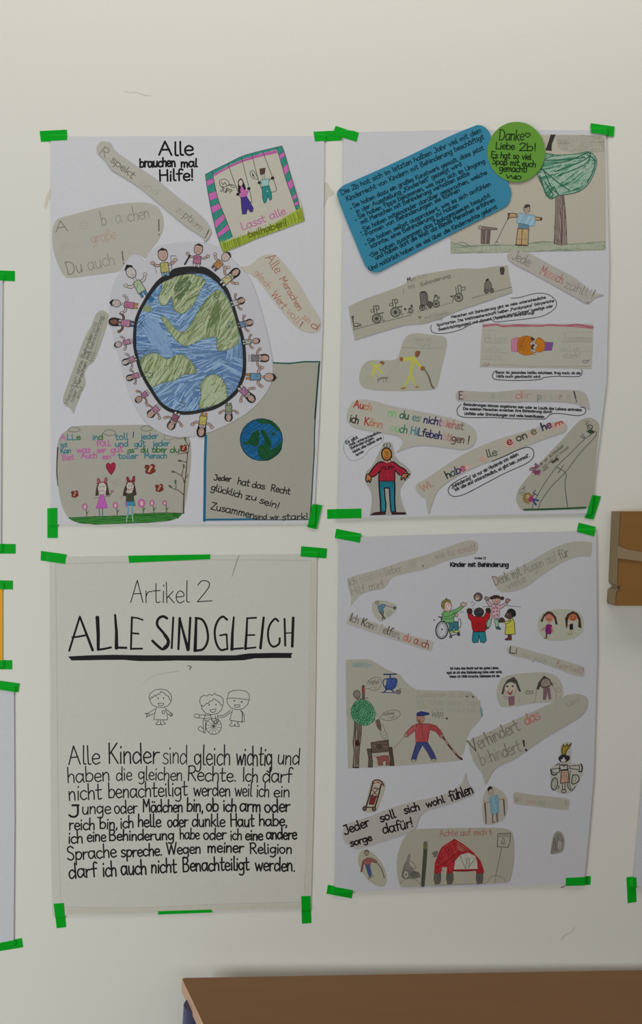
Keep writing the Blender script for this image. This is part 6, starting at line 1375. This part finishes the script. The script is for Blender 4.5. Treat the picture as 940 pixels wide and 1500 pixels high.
I.shape([(470, 300), (515, 250), (580, 230), (640, 260), (655, 300), (660, 370), (460, 375)], '9a978a', CR, 8); I.line([(455, 380), (560, 382), (645, 374)], 12, '6b1a20'); I.line([(512, 250), (535, 310), (560, 365)], 5, '5c5850'); I.line([(640, 275), (600, 330), (578, 360)], 5, '5c5850'); I.line([(562, 362), (570, 290), (590, 285), (585, 340)], 6, '6b675e')
for x in (332, 432, 672):
    I.shape([(x - 26, 405), (x + 26, 402), (x + 28, 450), (x + 18, 485), (x - 18, 490), (x - 28, 450)], '57534c', '403c37', 5); I.hatch([(x - 26, 405), (x + 26, 402), (x + 26, 450), (x, 488), (x - 26, 450)], 85, 9, 5, '45413b')
I.shape([(282, 240), (310, 222), (340, 225), (325, 270), (300, 275), (295, 250)], '605c54')
I.line([(300, 500), (500, 492), (720, 484)], 4, '5f5b52')
I.build('car_drawing', c, 'red crayon car')
I = Ink(Y0); I.line([(236, 160), (230, 300), (214, 500)], [34, 28], '3f4034'); I.line([(238, 165), (236, 195)], 30, '5a5a40'); I.line([(222, 200), (200, 500)], 4, '2c2c26'); I.build('post_drawing', c)
I = Ink(Y0); I.shape([(78, 320), (95, 255), (112, 245), (108, 295)], '706c62', '55514a', 3); I.shape([(48, 400), (75, 315), (110, 330), (140, 380), (180, 400), (185, 435), (60, 442)], '6a665e', '4a4640', 4, True); I.ell(128, 335, 18, 40, '8b877b', '55514a', 4, -40); I.hatch([(110, 380), (180, 390), (180, 435), (110, 435)], -20, 8, 5, '4a4640'); I.ell(78, 412, 22, 32, '8b877b', '4a4640', 5); I.ell(78, 412, 6, 10, '4a4640'); I.line([(30, 485), (60, 455), (110, 445), (160, 455), (190, 490)], 4, '66625a'); I.build('wheelchair_user_drawing', c)
I = Ink(Y0); I.shape([(820, 82), (922, 78), (915, 160), (900, 192), (815, 188)], None, '4a4841', 6, False); I.line([(822, 105), (915, 104)], 4, '5a564e'); I.line([(832, 92), (905, 92)], 5, '5a564e'); I.line([(845, 165), (865, 115), (872, 150), (850, 160), (878, 168)], 4, '4a4841'); I.line([(850, 195), (830, 290), (802, 420)], 5, '55524a'); I.line([(730, 480), (760, 435), (805, 420), (860, 440), (885, 475)], 4, '66625a'); I.line([(800, 425), (795, 482)], 4, '66625a'); I.build('street_sign_drawing', c)
K(700, 1130, 6.714)
c, I = P4.cut('figure_cutout', [(48, 480), (38, 380), (42, 260), (70, 180), (110, 135), (150, 140), (210, 175), (265, 230), (285, 300), (275, 400), (240, 465), (180, 500), (110, 515), (68, 512)], '959085', 1, label='cut-out of a person in light blue on two crutches')
I.ell(122, 195, 26, 32, '96887a', '5a5048', 4); I.shape([(90, 185), (88, 160), (110, 138), (135, 148), (138, 165), (112, 168), (100, 190)], '1b1919'); I.line([(110, 195), (125, 205)], 4, '4a423c'); I.shape([(105, 255), (150, 235), (188, 220), (195, 300), (200, 400), (165, 410), (128, 415), (118, 330)], '6a8d95', '4f7079', 5); I.hatch([(110, 260), (188, 230), (198, 395), (130, 410)], 75, 12, 6, '587d88'); I.line([(105, 292), (60, 300)], 14, '857868'); I.line([(192, 268), (250, 268)], 14, '857868'); I.line([(62, 310), (70, 400), (75, 505)], [16, 10], '4a3f38'); I.line([(248, 270), (252, 350), (256, 425)], [14, 10], '3f3833'); I.line([(140, 415), (138, 495), (155, 490)], 15, '675a54', False); I.line([(180, 408), (185, 480)], 22, '675a54'); I.ell(258, 265, 10, 12, '8f8272')
I.build('person_drawing', c)
c, I = P4.cut('text_strip', [(340, 250), (345, 210), (375, 197), (500, 218), (700, 240), (860, 258), (890, 285), (885, 340), (860, 368), (720, 355), (560, 335), (400, 318), (350, 300)], '938e82', 1, label='short kraft strip with tiny pale lettering and an exclamation mark')
I.text([('W', '77655f'), ('ir', '857f75')], (352, 295), (430, 292), 60, 4.5); I.text([('sind', '9a7068')], (470, 308), (555, 312), 48, 4); I.text([('alle', '6a8066')], (580, 322), (650, 325), 48, 4); I.text('!', (845, 340), (870, 338), 56, 6, '756b55')
I.build('lettering', c)
c, I = P4.cut('figure_cutout', [(705, 790), (715, 720), (730, 640), (755, 590), (785, 580), (820, 600), (842, 660), (838, 740), (815, 785), (760, 800), (720, 802)], '7f7c73', 1, label='small grey pencil-shaded cut-out')
I.hatch([(715, 780), (725, 680), (760, 600), (800, 595), (835, 660), (830, 740), (790, 785)], 75, 10, 5, '5f5c55'); I.hatch([(730, 720), (760, 620), (800, 620), (820, 700), (790, 740)], -50, 12, 5, '66635c'); I.ell(775, 615, 14, 16, None, '55524b', 4); I.line([(740, 640), (735, 720), (715, 795)], 5, '55524b'); I.line([(760, 660), (750, 790)], 5, '4f4c46'); I.ell(795, 715, 25, 50, '85827a', '5a5750', 5); I.line([(715, 798), (740, 795)], 6, '45423d')
I.build('person_drawing', c)
